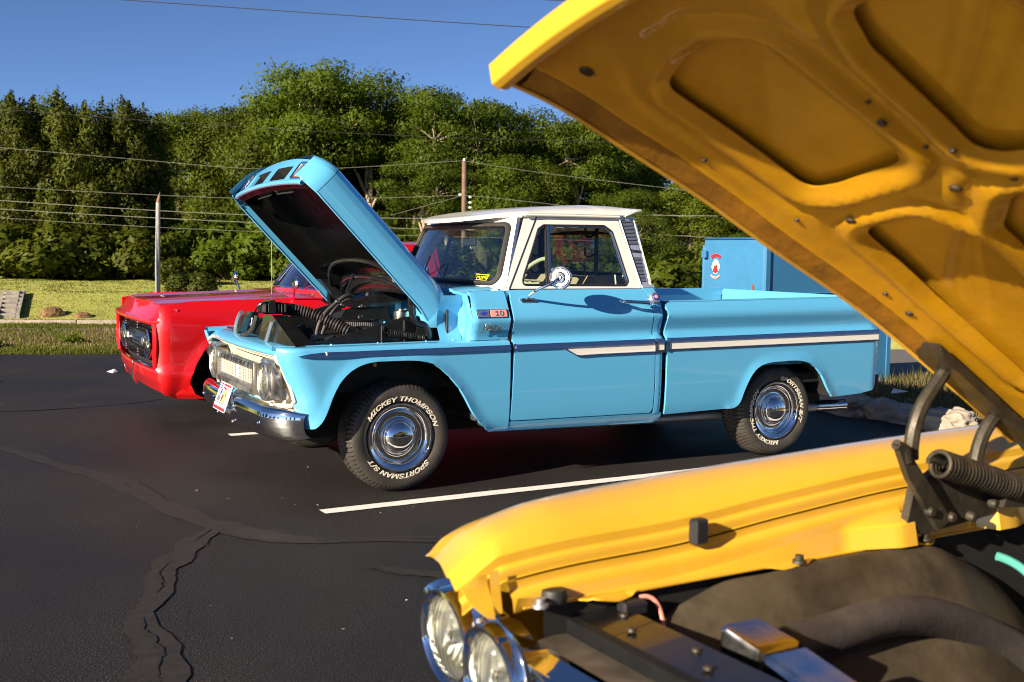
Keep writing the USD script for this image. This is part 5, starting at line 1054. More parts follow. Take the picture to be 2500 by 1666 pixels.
for yc in (.40, 1.60):
    o = (float(rbow(yc)) - .01, yc, .665)
    hl = put('headlight', lathe([(.125, .03), (.122, -.02), (.110, -.026), (.100, -.012)], o, (1, 0, 0), 40), 'chrome', R)
    put('reflector', lathe([(.10, -.01), (.08, .03), (.04, .06), (0, .07)], o, (1, 0, 0), 32), 'reflector', hl, smooth=True); put('lens', lathe([(.10, -.013), (.07, -.035), (.03, -.045), (0, -.047)], o, (1, 0, 0), 32), 'lamp_glass', hl, smooth=True)
    ot = (float(rbow(yc)) - .02, yc + (.20 if yc < 1 else -.20), .675); put('turn_lamp', obox(ot, (0, 1, 0), (0, 0, 1), (1, 0, 0), (.12, .06, .03), .01), 'reflector', R)
    for z in (.81, .585):
        put('grille_clip', [box((float(rbow(yc)) - .06, yc + s * .0 + .30 * (1 if yc < 1 else -1) - .03, z - .03 + k * .022), (float(rbow(yc)) - .02, yc + .30 * (1 if yc < 1 else -1) + .03, z - .018 + k * .022), .004) for s in (0,) for k in range(3)], 'chrome', gr_)
put('tow_rod', [tube([(rbow(1.0) - .055, .78, .47), (rbow(1.0) - .065, .80, .36), (rbow(1.0) - .03, .82, .29)], .011, 8), lathe([(0, 0), (.02, .002), (.02, .02), (0, .022)], (float(rbow(.8)) - .06, .78, .48), (0, 0, 1), 12)], 'chrome', R)
# doors, cab, bed
both_r('door', sheet(Polygon([(.706, .30), (1.72, .30), (1.74, .5), (1.74, 1.048), (.74, 1.048), (.706, .9)]), lambda x, z: np.stack([x, RP0(z), z], 1), .06, .02), 'red_paint')
both_r('rocker_sill', sheet(Polygon([(.52, .20), (1.86, .20), (1.86, .295), (.52, .295)]), lambda x, z: np.stack([x, RP0(z) + .004, z], 1), .06, .02), 'red_paint')
both_r('bed_side', sheet(Polygon([(1.76, .22), (2.33, .22), *[(2.78 + .46 * math.cos(a), .335 + .42 * math.sin(a)) for a in np.linspace(math.pi - .1, .1, 24)], (3.35, .26), (3.95, .32), (3.97, .9), (3.93, 1.04), (1.76, 1.04)]).buffer(0), lambda x, z: np.stack([x, RP0(z), z], 1), .05, .02), 'red_paint')
put('bed_floor', box((1.77, .12, .6), (3.93, 1.88, .64), .004), 'red_paint', R); put('bed_front', box((1.76, .12, .4), (1.79, 1.88, 1.04), .01), 'red_paint', R); put('tailgate', box((3.90, .12, .45), (3.95, 1.88, 1.04), .01), 'red_paint', R)
put('cowl', hull([(x, y, z) for s in (0, 1) for x, y, z in [(.40, (.11, 1.89)[s], 1.03), (.40, (.3, 1.7)[s], 1.065), (.80, (.11, 1.89)[s], 1.05), (.74, (.25, 1.75)[s], 1.08), (.40, (.11, 1.89)[s], .9), (.78, (.11, 1.89)[s], .9)]]), 'red_paint', R, 30)
rSY = lambda z: .13 + (A(z) - 1.05) * .40
rdw = Polygon([(.98, 1.075), (1.20, 1.44), (1.62, 1.44), (1.68, 1.075)]).buffer(-.03, quad_segs=6).buffer(.03, quad_segs=6)
both_r('door_frame', sheet(Polygon([(.78, 1.05), (1.10, 1.49), (1.70, 1.50), (1.76, 1.05)]).difference(rdw), lambda x, z: np.stack([x, rSY(z), z], 1), .04, .03), 'red_paint')
both_r('door_glass', sheet(rdw, lambda x, z: np.stack([x, rSY(z) + .012, z], 1), .1), 'pane', True)
rWX = lambda y, z: .66 + (A(z) - 1.07) * .80 - .10 * (1 - (np.abs(y - 1) / .85) ** 2.2)
rwo = Polygon([(.135, 1.06), (.30, 1.49), (1.70, 1.49), (1.865, 1.06)]); rwh = Polygon([(.20, 1.10), (.33, 1.455), (1.67, 1.455), (1.80, 1.10)]).buffer(-.04).buffer(.04)
put('windscreen_frame', sheet(rwo.difference(rwh), lambda y, z: np.stack([rWX(y, z), y, z], 1), .04, .03, flip=True), 'red_paint', R); put('windscreen', sheet(rwh, lambda y, z: np.stack([rWX(y, z) + .004, y, z], 1), .08, flip=True), 'pane', R, True)
both_r('a_pillar', hull([(x, y, z) for x, y, z in [(.66, .135, 1.05), (.80, .13, 1.05), (1.00, .30, 1.49), (1.12, .305, 1.49), (.70, .17, 1.05), (1.03, .33, 1.49)]]), 'red_paint')
put('windscreen_trim', tube(np.c_[rWX(A(rwh.exterior.segmentize(.05).coords)[:-1, 0], A(rwh.exterior.segmentize(.05).coords)[:-1, 1]) - .006, A(rwh.exterior.segmentize(.05).coords)[:-1]], .012, 8, closed=True), 'chrome', R)
put('roof', sheet(Polygon([(.97, .34), (.91, .7), (.90, 1.0), (.91, 1.3), (.97, 1.66), (1.74, 1.68), (1.78, 1.0), (1.74, .32)]), lambda x, y: np.stack([x, y, 1.488 + .05 * np.clip(1 - (np.abs(y - 1) / .70) ** 3, 0, 1) ** .6 * np.clip((x - .88) / .3, 0, 1) ** .5], 1), .05, .02), 'red_paint', R, 50)
put('cab_back', hull([(x, y, z) for x, y, z in [(1.74, .10, .4), (1.74, 1.90, .4), (1.75, .10, 1.05), (1.75, 1.90, 1.05), (1.757, .10, .4), (1.757, 1.90, 1.05), (1.757, .1, 1.05), (1.757, 1.9, .4)]]), 'red_paint', R)
rbw = Polygon([(.30, 1.12), (.38, 1.42), (1.62, 1.42), (1.70, 1.12)]).buffer(-.03).buffer(.03)
put('cab_back_upper', sheet(Polygon([(.13, 1.05), (.31, 1.495), (1.69, 1.495), (1.87, 1.05)]).difference(rbw), lambda y, z: np.stack([1.755 - .03 * (z - 1.05), y, z], 1), .06, .03), 'red_paint', R); put('rear_window', sheet(rbw, lambda y, z: np.stack([1.752 - .03 * (z - 1.05), y, z], 1), .2), 'pane_clear', R, True)
put('seat', box((1.35, .25, .6), (1.60, 1.75, 1.15), .06), 'interior_dark', R); put('dashboard', box((.78, .2, .85), (1.0, 1.8, 1.06), .05), 'interior_dark', R); put('cab_floor', box((.3, .12, .3), (1.74, 1.88, .34), .005), 'underbody', R)
put('wiper', [tube([(.58, .55, 1.10), (.62, .42, 1.14)], .006, 6)], 'chrome', R)
for y, s in ((.10, 1), (1.90, -1)):
    wm = put('wing_mirror', lathe([(0, .02), (.05, .015), (.055, 0), (.04, -.015), (0, -.02)], (.34, y - s * .12, 1.17), (1, 0, 0), 20), 'chrome', R); put('arm', tube([(.36, y, 1.04), (.35, y - s * .06, 1.12), (.34, y - s * .12, 1.15)], .008, 6), 'chrome', wm)
put('antenna', tube([(.197, .18, 1.05), (.197, .18, 1.62)], .0028, 6), 'grey_steel', R); put('antenna_foot', lathe([(.012, 0), (.008, .02), (0, .03)], (.197, .18, 1.045), (0, 0, 1), 10), 'chrome', R)
for cx, hw in ((0.0, .50), (2.78, .45)):
    both_r('wheel_well', grid(lambda a, y: np.stack([cx + hw * np.cos(a), y, .30 + .48 * np.sin(a)], 1), np.linspace(.1, math.pi - .1, 20), np.linspace(.03, .5, 4), flip=True), 'underbody')
    both_r('well_wall', grid(lambda x, z: np.stack([x, 0 * x + .5, z], 1), np.linspace(cx - hw, cx + hw, 4), np.linspace(.28, .95, 4)), 'underbody')
put('belly', box((-.6, .16, .24), (3.9, 1.84, .30), .01), 'underbody', R)
for x, y, f in ((-.0, .05, False), (2.78, .06, False), (0, 1.95, True), (2.78, 1.94, True)):
    wheel(R, (x, y, .3345), 20 + 50 * x, far=f, letters=False)
# ---------------------------------------------------------------- yellow car in the foreground (local: x rearwards, y = 0 at its far fender edge, -y towards the camera)
YA = 3.0
Y = thing('classic_car', 'bright yellow classic car with raised hood filling the right foreground', 'car', (-1.65, -4.14, 0), YA)
V_ = lambda pts: [(u, -v, z) for u, v, z in pts]                # points given as rearwards, inwards, up
zo = pch([(-.10, .862), (0, .873), (.036, .900), (.118, .925), (.257, .948), (.547, .967), (.92, .976), (1.39, .990), (2.2, 1.0)])
zi = pch([(-.10, .900), (-.04, .915), (.035, .934), (.19, .947), (.40, .953), (.71, .979), (1.085, 1.004), (1.5, 1.012), (2.2, 1.02)])
def cr(u, v):                                                   # fender crown height
    t = np.clip(v / .215, 0, 1); e = np.clip(1 - t, 0, 1)
    z = zo(u) + (zi(u) - zo(u)) * t + .030 * np.sin(np.pi * t) ** 1.0 * (.35 + .65 * np.clip((u + .02) / .2, 0, 1)) - .02 * np.clip((t - .93) / .07, 0, 1) ** 2
    nose = np.clip((.085 - u - .05 * t) / .13, 0, 1); return z - .045 * nose ** 1.0 * (.25 + .75 * t)
fp = Polygon([(0.0, 0), (-.012, .05), (-.030, .12), (-.052, .19), (-.050, .222), (2.0, .222), (2.0, 0)])
mir = lambda m: mirror(m if not isinstance(m, list) else join(m), -.925)
def bothy(name, m, mt, smooth=35, par=None):
    m = join(m) if isinstance(m, list) else m
    a = put(name, m, mt, par or Y, smooth); put(name, mir(m), mt, par or Y, smooth); return a
bothy('fender', [sheet(fp, lambda u, v: np.stack([u, -v, cr(u, v)], 1), .03, flip=True, edge=.012),
      grid(lambda q, s: (lambda u: np.stack([u, np.interp(s, [0, .12, .4, .75, 1], [0, .010, .022, .015, -.02]), cr(u, 0 * u) * (1 - s) + s * .30], 1))(.17 * np.clip(s / .22, 0, 1) ** .8 + (2.0 - .17 * np.clip(s / .22, 0, 1) ** .8) * q ** 1.4), np.linspace(0, 1, 50), np.r_[np.linspace(0, .24, 14), np.linspace(.3, 1, 12)], flip=True)], 'yellow_paint', 50)
# inner face of the fender: short drop, ledge, seam, then the deep wall with its flange
iw = A([(.222, .0), (.224, -.018), (.234, -.024), (.236, -.040), (.238, -.042)]); iz = lambda u: cr(u, .222 + 0 * u)
si = np.linspace(0, 1, len(iw))
uu = np.r_[np.linspace(-.045, .2, 16), np.linspace(.24, 2.0, 30)]
bothy('fender_drop', grid(lambda u, s: np.stack([u, -np.interp(s, si, iw[:, 0]), iz(u) + np.interp(s, si, iw[:, 1])], 1), uu, np.linspace(0, 1, 14), flip=True), 'yellow_paint', 30)
wl = A([(.2385, -.046), (.240, -.060), (.252, -.066), (.257, -.074), (.262, -.095)])
def wall(u, s):
    flo = .832 + .012 * (u > 1.9) + .02 * np.exp(-((u - .03) / .1) ** 2)
    k = np.interp(s, [0, .08, .2, .28, .36, 1], [0, 1, 2, 3, 4, 5]); top = np.interp(np.minimum(k, 4), np.arange(5), wl[:, 1]); v = np.interp(np.minimum(k, 4), np.arange(5), wl[:, 0])
    zt = iz(u) + top; z = np.where(k <= 4, zt, zt + (flo - zt) * (k - 4)); w_ = np.clip((u - .86) / .13, 0, 1) * (u < 1.035) + np.clip((1.50 - u) / .12, 0, 1) * (u > 1.30); v = v + .012 * np.clip(k - 4, 0, 1) + .042 * w_ * np.clip((k - 3.6) / .5, 0, 1)
    return np.stack([u, -v, z], 1)
bothy('inner_wall', grid(wall, np.r_[np.linspace(.045, .2, 12), np.linspace(.24, .84, 16), np.linspace(.86, 1.034, 12), 1.036, np.linspace(1.06, 1.6, 20), 1.8, 2.0], np.linspace(0, 1, 34), flip=True), 'yellow_paint', 30)
fl = Polygon([(.06, .272), (.17, .275), (.20, .298), (.25, .305), (.30, .285), (.62, .285), (.66, .300), (.72, .302), (.75, .285), (1.02, .285), (1.05, .305), (1.10, .305), (1.13, .285), (1.6, .285), (1.6, .27), (.06, .268)])
bothy('flange', sheet(fl, lambda u, v: np.stack([u, -v, .832 - .006 * np.sin(u * 30) * (v > .29)], 1), .03, .003, flip=True, edge=.012), 'yellow_paint')
for u, v in ((.085, .285), (.70, .296), (1.08, .298)):
    put('flange_bolt', lathe([(.015, 0), (.014, .006), (.009, .007), (.009, .016), (0, .017)], (u, -v, .833), (0, 0, 1), 12), 'hinge_metal' if u > .2 else 'grey_steel', Y)
put('rubber_stop', box((.455, -.262, .888), (.490, -.236, .940), .005), 'ink_black', Y)
# front corner bracket and nose parts
put('corner_bracket', sheet(Polygon([(-.048, .872), (-.040, .850), (-.01, .822), (.004, .818), (.004, .893), (-.02, .890)]), lambda u, z: np.stack([u, -(.238 + .03 * np.clip((.875 - z) / .05, 0, 1)), z], 1), .02, .003), 'yellow_paint', Y)
put('corner_tab', hull(V_([(.002, .246, .898), (.022, .246, .898), (.002, .258, .842), (.022, .258, .842), (.002, .262, .825), (.022, .262, .825)])), 'yellow_paint', Y, 20)
put('splash_panel', grid(lambda u, z: np.stack([u, -(.272 + .02 * (.83 - z)), z], 1), np.linspace(.10, 1.8, 12), np.linspace(.28, .831, 6)), 'underbody', Y)
# quad headlights of the far side, with chrome surround
Lc = [(.030, .045, .712), (.026, .226, .694)]
for u, v, z in Lc:
    o = (u, -v, z); ax = (1, .0, .06)
    hl = put('headlight', lathe([(.100, .05), (.100, -.005), (.096, -.014), (.090, -.016), (.083, -.006), (.080, .008)], o, ax, 56), 'chrome', Y)
    put('reflector', lathe([(.080, .004), (.07, .03), (.045, .052), (0, .06)], o, ax, 40), 'reflector', hl, smooth=True); put('lens', lathe([(.080, .004), (.07, -.010), (.045, -.020), (0, -.024)], o, ax, 48), 'lamp_glass', hl, smooth=True)
    put('bulb_shield', lathe([(0, -.01), (.016, -.008), (.018, .02), (0, .03)], (u + .01, -v, z), ax, 16), 'chrome', hl)
pod = rnd([(-.070, .58), (-.070, .818), (.10, .812), (.36, .782), (.36, .56)], .075).difference(unary_union([Point(v, z).buffer(.094) for _, v, z in Lc]))
put('headlight_surround', sheet(pod, lambda v, z: np.stack([.024 + .030 * np.clip((np.abs(z - .70) - .070) / .045, 0, 1) ** 2 + .022 * np.exp(-((v - .14) / .035) ** 2) * np.clip((np.abs(z - .70) - .03) / .05, 0, 1), -v, z], 1), .02, .08, flip=False, edge=.008), 'chrome', Y, 50)
put('surround_screw', lathe([(.010, 0), (.009, -.006), (0, -.007)], (.046, -.142, .768), (1, 0, 0), 10), 'grey_steel', Y)
put('grille_top_bar', hull(V_([(.02, .35, .762), (.02, 1.48, .762), (.055, .35, .780), (.055, 1.48, .78), (.075, .35, .755), (.075, 1.48, .755), (.03, .35, .735), (.03, 1.48, .735)])), 'chrome', Y, 20)
put('grille_bars', [tube(V_([(.07, .38, z), (.07, 1.47, z)]), .008, 8) for z in np.linspace(.58, .72, 6)], 'aluminium', Y)
put('front_panel', box((.10, -1.80, .40), (.12, -.05, .74), .01), 'ink_black', Y)
put('header_strip', hull(V_([(.075, .29, .775), (.075, 1.56, .775), (.155, .26, .770), (.155, 1.59, .770), (.115, .28, .752), (.115, 1.57, .752)])), 'dull_metal', Y, 20)
rs_ = put('radiator_panel', hull(V_([(.165, .235, .800), (.165, 1.61, .800), (.262, .26, .808), (.262, 1.59, .808), (.165, .235, .785), (.165, 1.61, .785), (.262, .26, .79), (.262, 1.59, .79)])), 'black_paint', Y, 20)
put('front_flange', hull(V_([(.150, .235, .798), (.150, 1.61, .798), (.165, .235, .802), (.165, 1.61, .802), (.150, .235, .70), (.150, 1.61, .70), (.160, .235, .70), (.160, 1.61, .70)])), 'black_satin', rs_, 20)
rr = np.random.default_rng(2)
for k in range(12):
    u, v = (.20, .30 + .1 * k) if k % 2 else (.235, .33 + .1 * k); put('bolt', lathe([(.009, 0), (.008, .005), (0, .006)], (u, -v, .806), (0, 0, 1), 10), 'hinge_metal', rs_)
put('hood_bumper', lathe([(.007, 0), (.007, .035), (.024, .036), (.026, .046), (.022, .058), (0, .060)], (.128, -.262, .795), (0, 0, 1), 20), 'rubber', Y)
put('marker_wire', tube(curve(V_([(.30, .29, .82), (.325, .30, .815), (.335, .31, .79), (.33, .33, .75)]), 14), .004, 6), 'badge_pink', Y); put('connector', box((.245, -.318, .795), (.30, -.29, .822), .005), 'ink_black', Y)
# wheelhouse dome, hoses, polished housing
wt_ = pch([(.20, .70), (.30, .752), (.43, .800), (.52, .822), (.65, .829), (.98, .829), (1.08, .822), (1.19, .778), (1.32, .705), (1.44, .600), (1.6, .42), (1.7, .30)])
wh = lambda u, v: wt_(u) - .50 * np.clip((v - .315) / .33, 0, 1) ** 1.15 + .008 * np.sin(v * 60) * np.exp(-((u - .62) / .07) ** 2)
put('wheelhouse', sheet(Polygon([(.22, .288), (1.66, .288), (1.66, .80), (.46, .80), (.22, .60)]), lambda u, v: np.stack([u, -v, wh(u, v)], 1), .04, .01, flip=True), 'wheelhouse_metal', Y, 60)
put('bay_floor', box((.17, -1.6, .26), (1.9, -.27, .30), .01), 'underbody', Y); put('firewall', box((1.75, -1.6, .3), (1.80, -.25, .95), .01), 'wheelhouse_metal', Y)
put('heater_box', box((1.45, -.62, .62), (1.75, -.30, .86), .05), 'hinge_metal', Y)
put('engine_block', box((.75, -1.20, .35), (1.65, -.70, .70), .06), 'black_satin', Y)
hb = put('polished_housing', hull([A([u, -v, z]) + A([du, dv, dz]) * .012 for u, v, z in [(.368, .455, .795), (.383, .520, .775), (.438, .455, .795), (.462, .520, .775), (.365, .45, .62), (.365, .53, .62), (.46, .45, .62), (.46, .53, .62)] for du, dv, dz in [(1, 0, 0), (-1, 0, 0), (0, 1, 0), (0, -1, 0), (0, 0, 1), (.6, .6, .5), (-.6, -.6, .5), (.6, -.6, .5), (-.6, .6, .5)]]), 'cast_aluminium', Y, 25)
put('second_section', hull([A([u, -v, z]) + A([du, dv, dz]) * .012 for u, v, z in [(.372, .560, .772), (.355, .76, .742), (.452, .560, .772), (.440, .76, .742), (.365, .555, .60), (.355, .77, .60), (.455, .555, .60), (.445, .77, .60)] for du, dv, dz in [(1, 0, 0), (-1, 0, 0), (0, 1, 0), (0, -1, 0), (0, 0, 1), (.6, .6, .5), (-.6, -.6, .5), (.6, -.6, .5), (-.6, .6, .5)]]), 'cast_aluminium', hb, 25)
put('neck', hull(V_([(.385, .52, .760), (.385, .57, .755), (.44, .52, .760), (.44, .57, .755), (.385, .52, .60), (.44, .57, .60), (.385, .57, .6), (.44, .52, .6)])), 'cast_aluminium', hb)
put('radiator_hose', tube(curve(V_([(.45, .46, .705), (.54, .43, .725), (.66, .42, .727), (.78, .42, .738), (.93, .42, .722), (1.097, .42, .662), (1.22, .44, .60), (1.32, .50, .52)]), 60), .041, 22), 'hose_rubber', Y, 60)
put('hose_clamp', lathe([(.043, -.010), (.045, 0), (.043, .010)], (.535, -.431, .724), (1, .25, .1), 30), 'hinge_metal', Y)
put('lower_hose', tube(curve(V_([(.62, .58, .56), (.75, .57, .60), (.90, .58, .61), (1.0, .62, .57)]), 24), .022, 12), 'hose_rubber', Y)
put('green_pipe', tube(curve(V_([(1.28, .335, .78), (1.31, .36, .765), (1.335, .39, .735)]), 12), .010, 8), 'green_paint', Y)
put('spark_lead', tube(V_([(.30, .40, .70), (.36, .38, .725)]), .009, 8), 'plate_white', Y)
put('fan_shroud', hull(V_([(.47, .62, .72), (.47, 1.3, .72), (.62, .70, .68), (.62, 1.2, .68), (.47, .62, .5), (.62, 1.2, .5), (.47, 1.3, .5), (.62, .7, .5)])), 'black_paint', Y, 30)
put('dome_cover', hull([A([.66, -.80, .62]) + A([math.cos(a) * math.cos(b) * .17, math.sin(a) * math.cos(b) * .17, math.sin(b) * .10]) for a in np.linspace(0, 6.28, 18) for b in (0, .5, 1.0, 1.5)]), 'black_paint', Y, 60)
# hood: crowned skin with a pressed inner frame below it
ze = pch([(-.10, 1.79), (.03, 1.745), (.06, 1.737), (.122, 1.716), (.238, 1.665), (.46, 1.564), (.613, 1.486), (.885, 1.352), (1.116, 1.218), (1.38, 1.055), (1.6, .90)])
def hz(u, v):
    return ze(u) + .10 * np.clip(1 - ((v - .925) / .675) ** 2, -.1, 1)
v0, v1 = .255, 1.595
def sk_(off):
    return lambda u, v: np.stack([u + off * .38, -v, hz(u, v) + off * .92], 1)
hpoly = Polygon([(.0, v0), (-.008, .5), (-.012, .925), (-.008, 1.35), (.0, v1), (1.44, v1), (1.44, v0)])
YH = put('hood', sheet(hpoly, sk_(.030), .05, .004, flip=True), 'yellow_paint', Y, 60)
mirv = lambda g: affinity.scale(g, 1, -1, origin=(0, .925))
o1 = rnd([(.215, .437), (.548, .437), (.556, .50), (.548, .655), (.215, .658), (.178, .60), (.182, .53)], .035, 8)
o2 = rnd([(.205, .835), (.290, .800), (.545, .782), (.565, .82), (.565, 1.03), (.545, 1.068), (.290, 1.050), (.205, 1.015)], .035, 8)
o3 = rnd([(.685, .440), (.93, .418), (1.24, .425), (1.26, .50), (.98, .622), (.78, .618), (.685, .57)], .030, 8)
o4 = rnd([(.672, .76), (.76, .682), (1.24, .655), (1.26, .72), (1.26, 1.13), (1.24, 1.195), (.76, 1.168), (.672, 1.09)], .035, 8)
allo = unary_union([o1, o2, o3, mirv(o1), mirv(o3), o4]); allb = allo.boundary
def inner(u, v):
    d = A([allb.distance(Point(a, b)) for a, b in zip(u, v)])
    lip = .006 * np.exp(-(d / .010) ** 2)                       # rolled edge of each opening
    bead = -.012 * np.exp(-((d - .034) / .013) ** 2) + .006 * np.exp(-((d - .062) / .012) ** 2)   # raised bead round it and the groove outside
    e = np.minimum(v - v0, v1 - v); step = .012 * (1 - np.clip((e - .030) / .028, 0, 1) ** 1) * -1
    n = .006 * (meshkit.fbm(np.stack([u * 6, v * 6, 0 * u], -1), 3, 4) - .5)
    q = sk_(0.0)(u, v); q[:, 2] += lip + bead * np.clip((e - .03) / .04, 0, 1) + step + .004 + n; return q
fpoly = Polygon([(.045, v0 + .006), (.040, .5), (.038, .925), (.040, 1.35), (.045, v1 - .006), (1.40, v1 - .006), (1.40, v0 + .006)]).difference(allo)
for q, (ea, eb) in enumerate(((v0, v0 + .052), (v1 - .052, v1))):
    put('edge_strip', sheet(fpoly.intersection(Polygon([(0, ea), (2, ea), (2, eb), (0, eb)])), inner, .02, .0025, flip=True, edge=.012), 'yellow_grime_shade', YH, 50)
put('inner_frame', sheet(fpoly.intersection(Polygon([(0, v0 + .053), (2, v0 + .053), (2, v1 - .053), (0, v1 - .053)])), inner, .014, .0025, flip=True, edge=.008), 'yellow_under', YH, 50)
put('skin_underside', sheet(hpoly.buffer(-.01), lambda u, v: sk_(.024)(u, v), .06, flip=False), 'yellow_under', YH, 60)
eu = np.linspace(.02, 1.42, 40)
for v in (v0, v1):
    q = 1 if v == v0 else -1
    put('side_flange', grid(lambda u, s: np.stack([u, -(v + q * np.interp(s, [0, .3, .6, 1], [.0, -.004, -.002, .012])), hz(u, v + 0 * u) + np.interp(s, [0, .3, .6, 1], [.028, .010, -.012, -.010])], 1), eu, np.linspace(0, 1, 12)), 'yellow_paint', YH, 50)
vv = np.linspace(v0 - .008, v1 + .008, 40); fe_ = A([(.03, .030), (.006, .028), (-.008, .016), (-.002, -.016), (.012, -.024), (.030, -.022), (.050, -.002)]); fs_ = np.linspace(0, 1, 7)
put('front_edge', grid(lambda v, s: np.stack([-.012 * (1 - ((v - .925) / .68) ** 2) + np.interp(s, fs_, fe_[:, 0]), -v, hz(0 * v, v) + np.interp(s, fs_, fe_[:, 1])], 1), vv, np.linspace(0, 1, 37)), 'yellow_paint', YH, 50)
for v in (v0 - .008, v1 + .008):
    put('edge_end', hull([(a, -v + d, float(hz(A(0.), A(v))) + b) for d in (-.002, .002) for a, b in fe_]), 'yellow_paint', YH)
for u, v, s in ((.387, .34, .005), (.432, .700, .009), (.525, .760, .006), (.521, .712, .005), (.625, .690, .012), (.640, .456, .011), (.39, .710, .005), (.954, .335, .009), (.877, .337, .006), (.11, .365, .014), (.60, .36, .005), (.62, .80, .008)):
    q = inner(A([u]), A([v]))[0]; put('hole' if s < .0105 else 'screw', lathe([(0, -.003), (s * .8, -.003), (s, .001)], q + A([-.002, 0, -.003]), (.4, 0, .9), 16), 'hinge_metal' if s >= .0105 else 'ink_black', YH)
# hood hinge: two arms, spring and plates
HG = put('hood_hinge', hull([(u, -v, z) for v in (.285, .305) for u, z in [(1.03, .96), (1.10, .99), (1.30, .93), (1.32, .87), (1.06, .85), (1.01, .88)]]), 'hinge_metal', Y, 20)
def arm(pts, v, w=.017):
    return tube(curve([(u, -v, z) for u, z in pts], 24), w, 8)
put('arm', arm([(1.02, 1.02), (1.022, 1.075), (1.045, 1.13), (1.10, 1.19), (1.12, 1.215)], .30, .016), 'hinge_metal', HG); put('arm', arm([(1.235, .985), (1.245, 1.03), (1.285, 1.085), (1.34, 1.12), (1.36, 1.14)], .30, .016), 'hinge_metal', HG)
put('hood_plate', hull([(u, -v, float(hz(A(u), A(.3))) + dz) for v in (.275, .345) for u, dz in [(1.04, -.004), (1.06, -.030), (1.40, -.030), (1.42, -.004)]]), 'hinge_metal', HG)
put('front_lever', hull([(u, -v, z) for v in (.31, .325) for u, z in [(.945, 1.060), (.962, 1.066), (.99, 1.02), (1.01, .98), (1.13, .88), (1.09, .86), (.985, .985)]]), 'hinge_metal', HG, 20)
put('lever_tip', tube(V_([(.948, .318, 1.060), (.975, .318, 1.050), (.985, .318, 1.02)]), .012, 8), 'hinge_metal', HG)
for u, z in ((1.06, .905), (1.13, .885), (1.20, .878), (1.275, .90)):
    put('rivet', lathe([(0, -.008), (.009, -.007), (.012, 0), (.012, .01)], (u, -.326, z), (0, 1, 0), 16), 'hinge_metal', HG)
n = 560; a = np.linspace(0, 2 * np.pi * 22, n); q0, q1 = A([1.065, -.335, 1.012]), A([1.325, -.335, .935]); ax = (q1 - q0) / np.linalg.norm(q1 - q0); e2 = np.cross(ax, [0, 1, 0])
put('spring', tube(q0 + np.linspace(0, 1, n)[:, None] * (q1 - q0) + .027 * (np.cos(a)[:, None] * A([0, 1, 0]) + np.sin(a)[:, None] * e2), .0056, 8), 'hinge_metal', HG, 60)
put('spring_arm', hull([(u, -v, z) for v in (.315, .345) for u, z in [(1.31, .945), (1.36, .925), (1.39, .90), (1.38, .885), (1.28, .895)]]), 'hinge_metal', HG, 20)
put('spring_hook', tube(V_([(1.03, .335, 1.02), (1.05, .335, 1.02), (1.075, .335, 1.01)]), .006, 8), 'hinge_metal', HG)
# the rest of the car, outside the picture: low flanks and wheels so that it stands
bothy('rear_flank', grid(lambda u, s: np.stack([u, np.interp(s, [0, .3, 1], [0, .03, -.02]), 1.0 * (1 - s) + .30 * s], 1), np.linspace(2.005, 4.2, 12), np.linspace(0, 1, 8), flip=True), 'yellow_paint', 60)
put('deck', hull(V_([(2.0, .0, 1.0), (2.0, 1.85, 1.0), (4.2, 0, .98), (4.2, 1.85, .98), (2.0, 0, .97), (2.0, 1.85, .97), (4.2, 0, .95), (4.2, 1.85, .95)])), 'yellow_paint', Y)
put('cabin', hull(V_([(1.95, .25, 1.0), (1.95, 1.6, 1.0), (2.45, .35, 1.35), (2.45, 1.5, 1.35), (3.3, .35, 1.35), (3.3, 1.5, 1.35), (3.9, .25, 1.0), (3.9, 1.6, 1.0)])), 'interior_dark', Y)
put('front_bumper', hull(V_([(-.06, -.03, .42), (-.06, 1.88, .42), (-.06, -.03, .54), (-.06, 1.88, .54), (.06, -.03, .42), (.06, 1.88, .54), (.06, -.03, .54), (.06, 1.88, .42)])), 'chrome', Y)
for u, y, f in ((.95, -.02, False), (3.6, -.02, False), (.95, -1.83, False), (3.6, -1.83, False)):
    w = put('wheel', move(lathe([(0, .02), (.19, .02), (.2, .05), (.30, .02), (.325, .06), (.325, .2), (.30, .23), (0, .2)], (u, y - .21 if y > -1 else y, .325), (0, 1, 0), 40), (0, 0, 0)), 'tyre_rubber', Y)
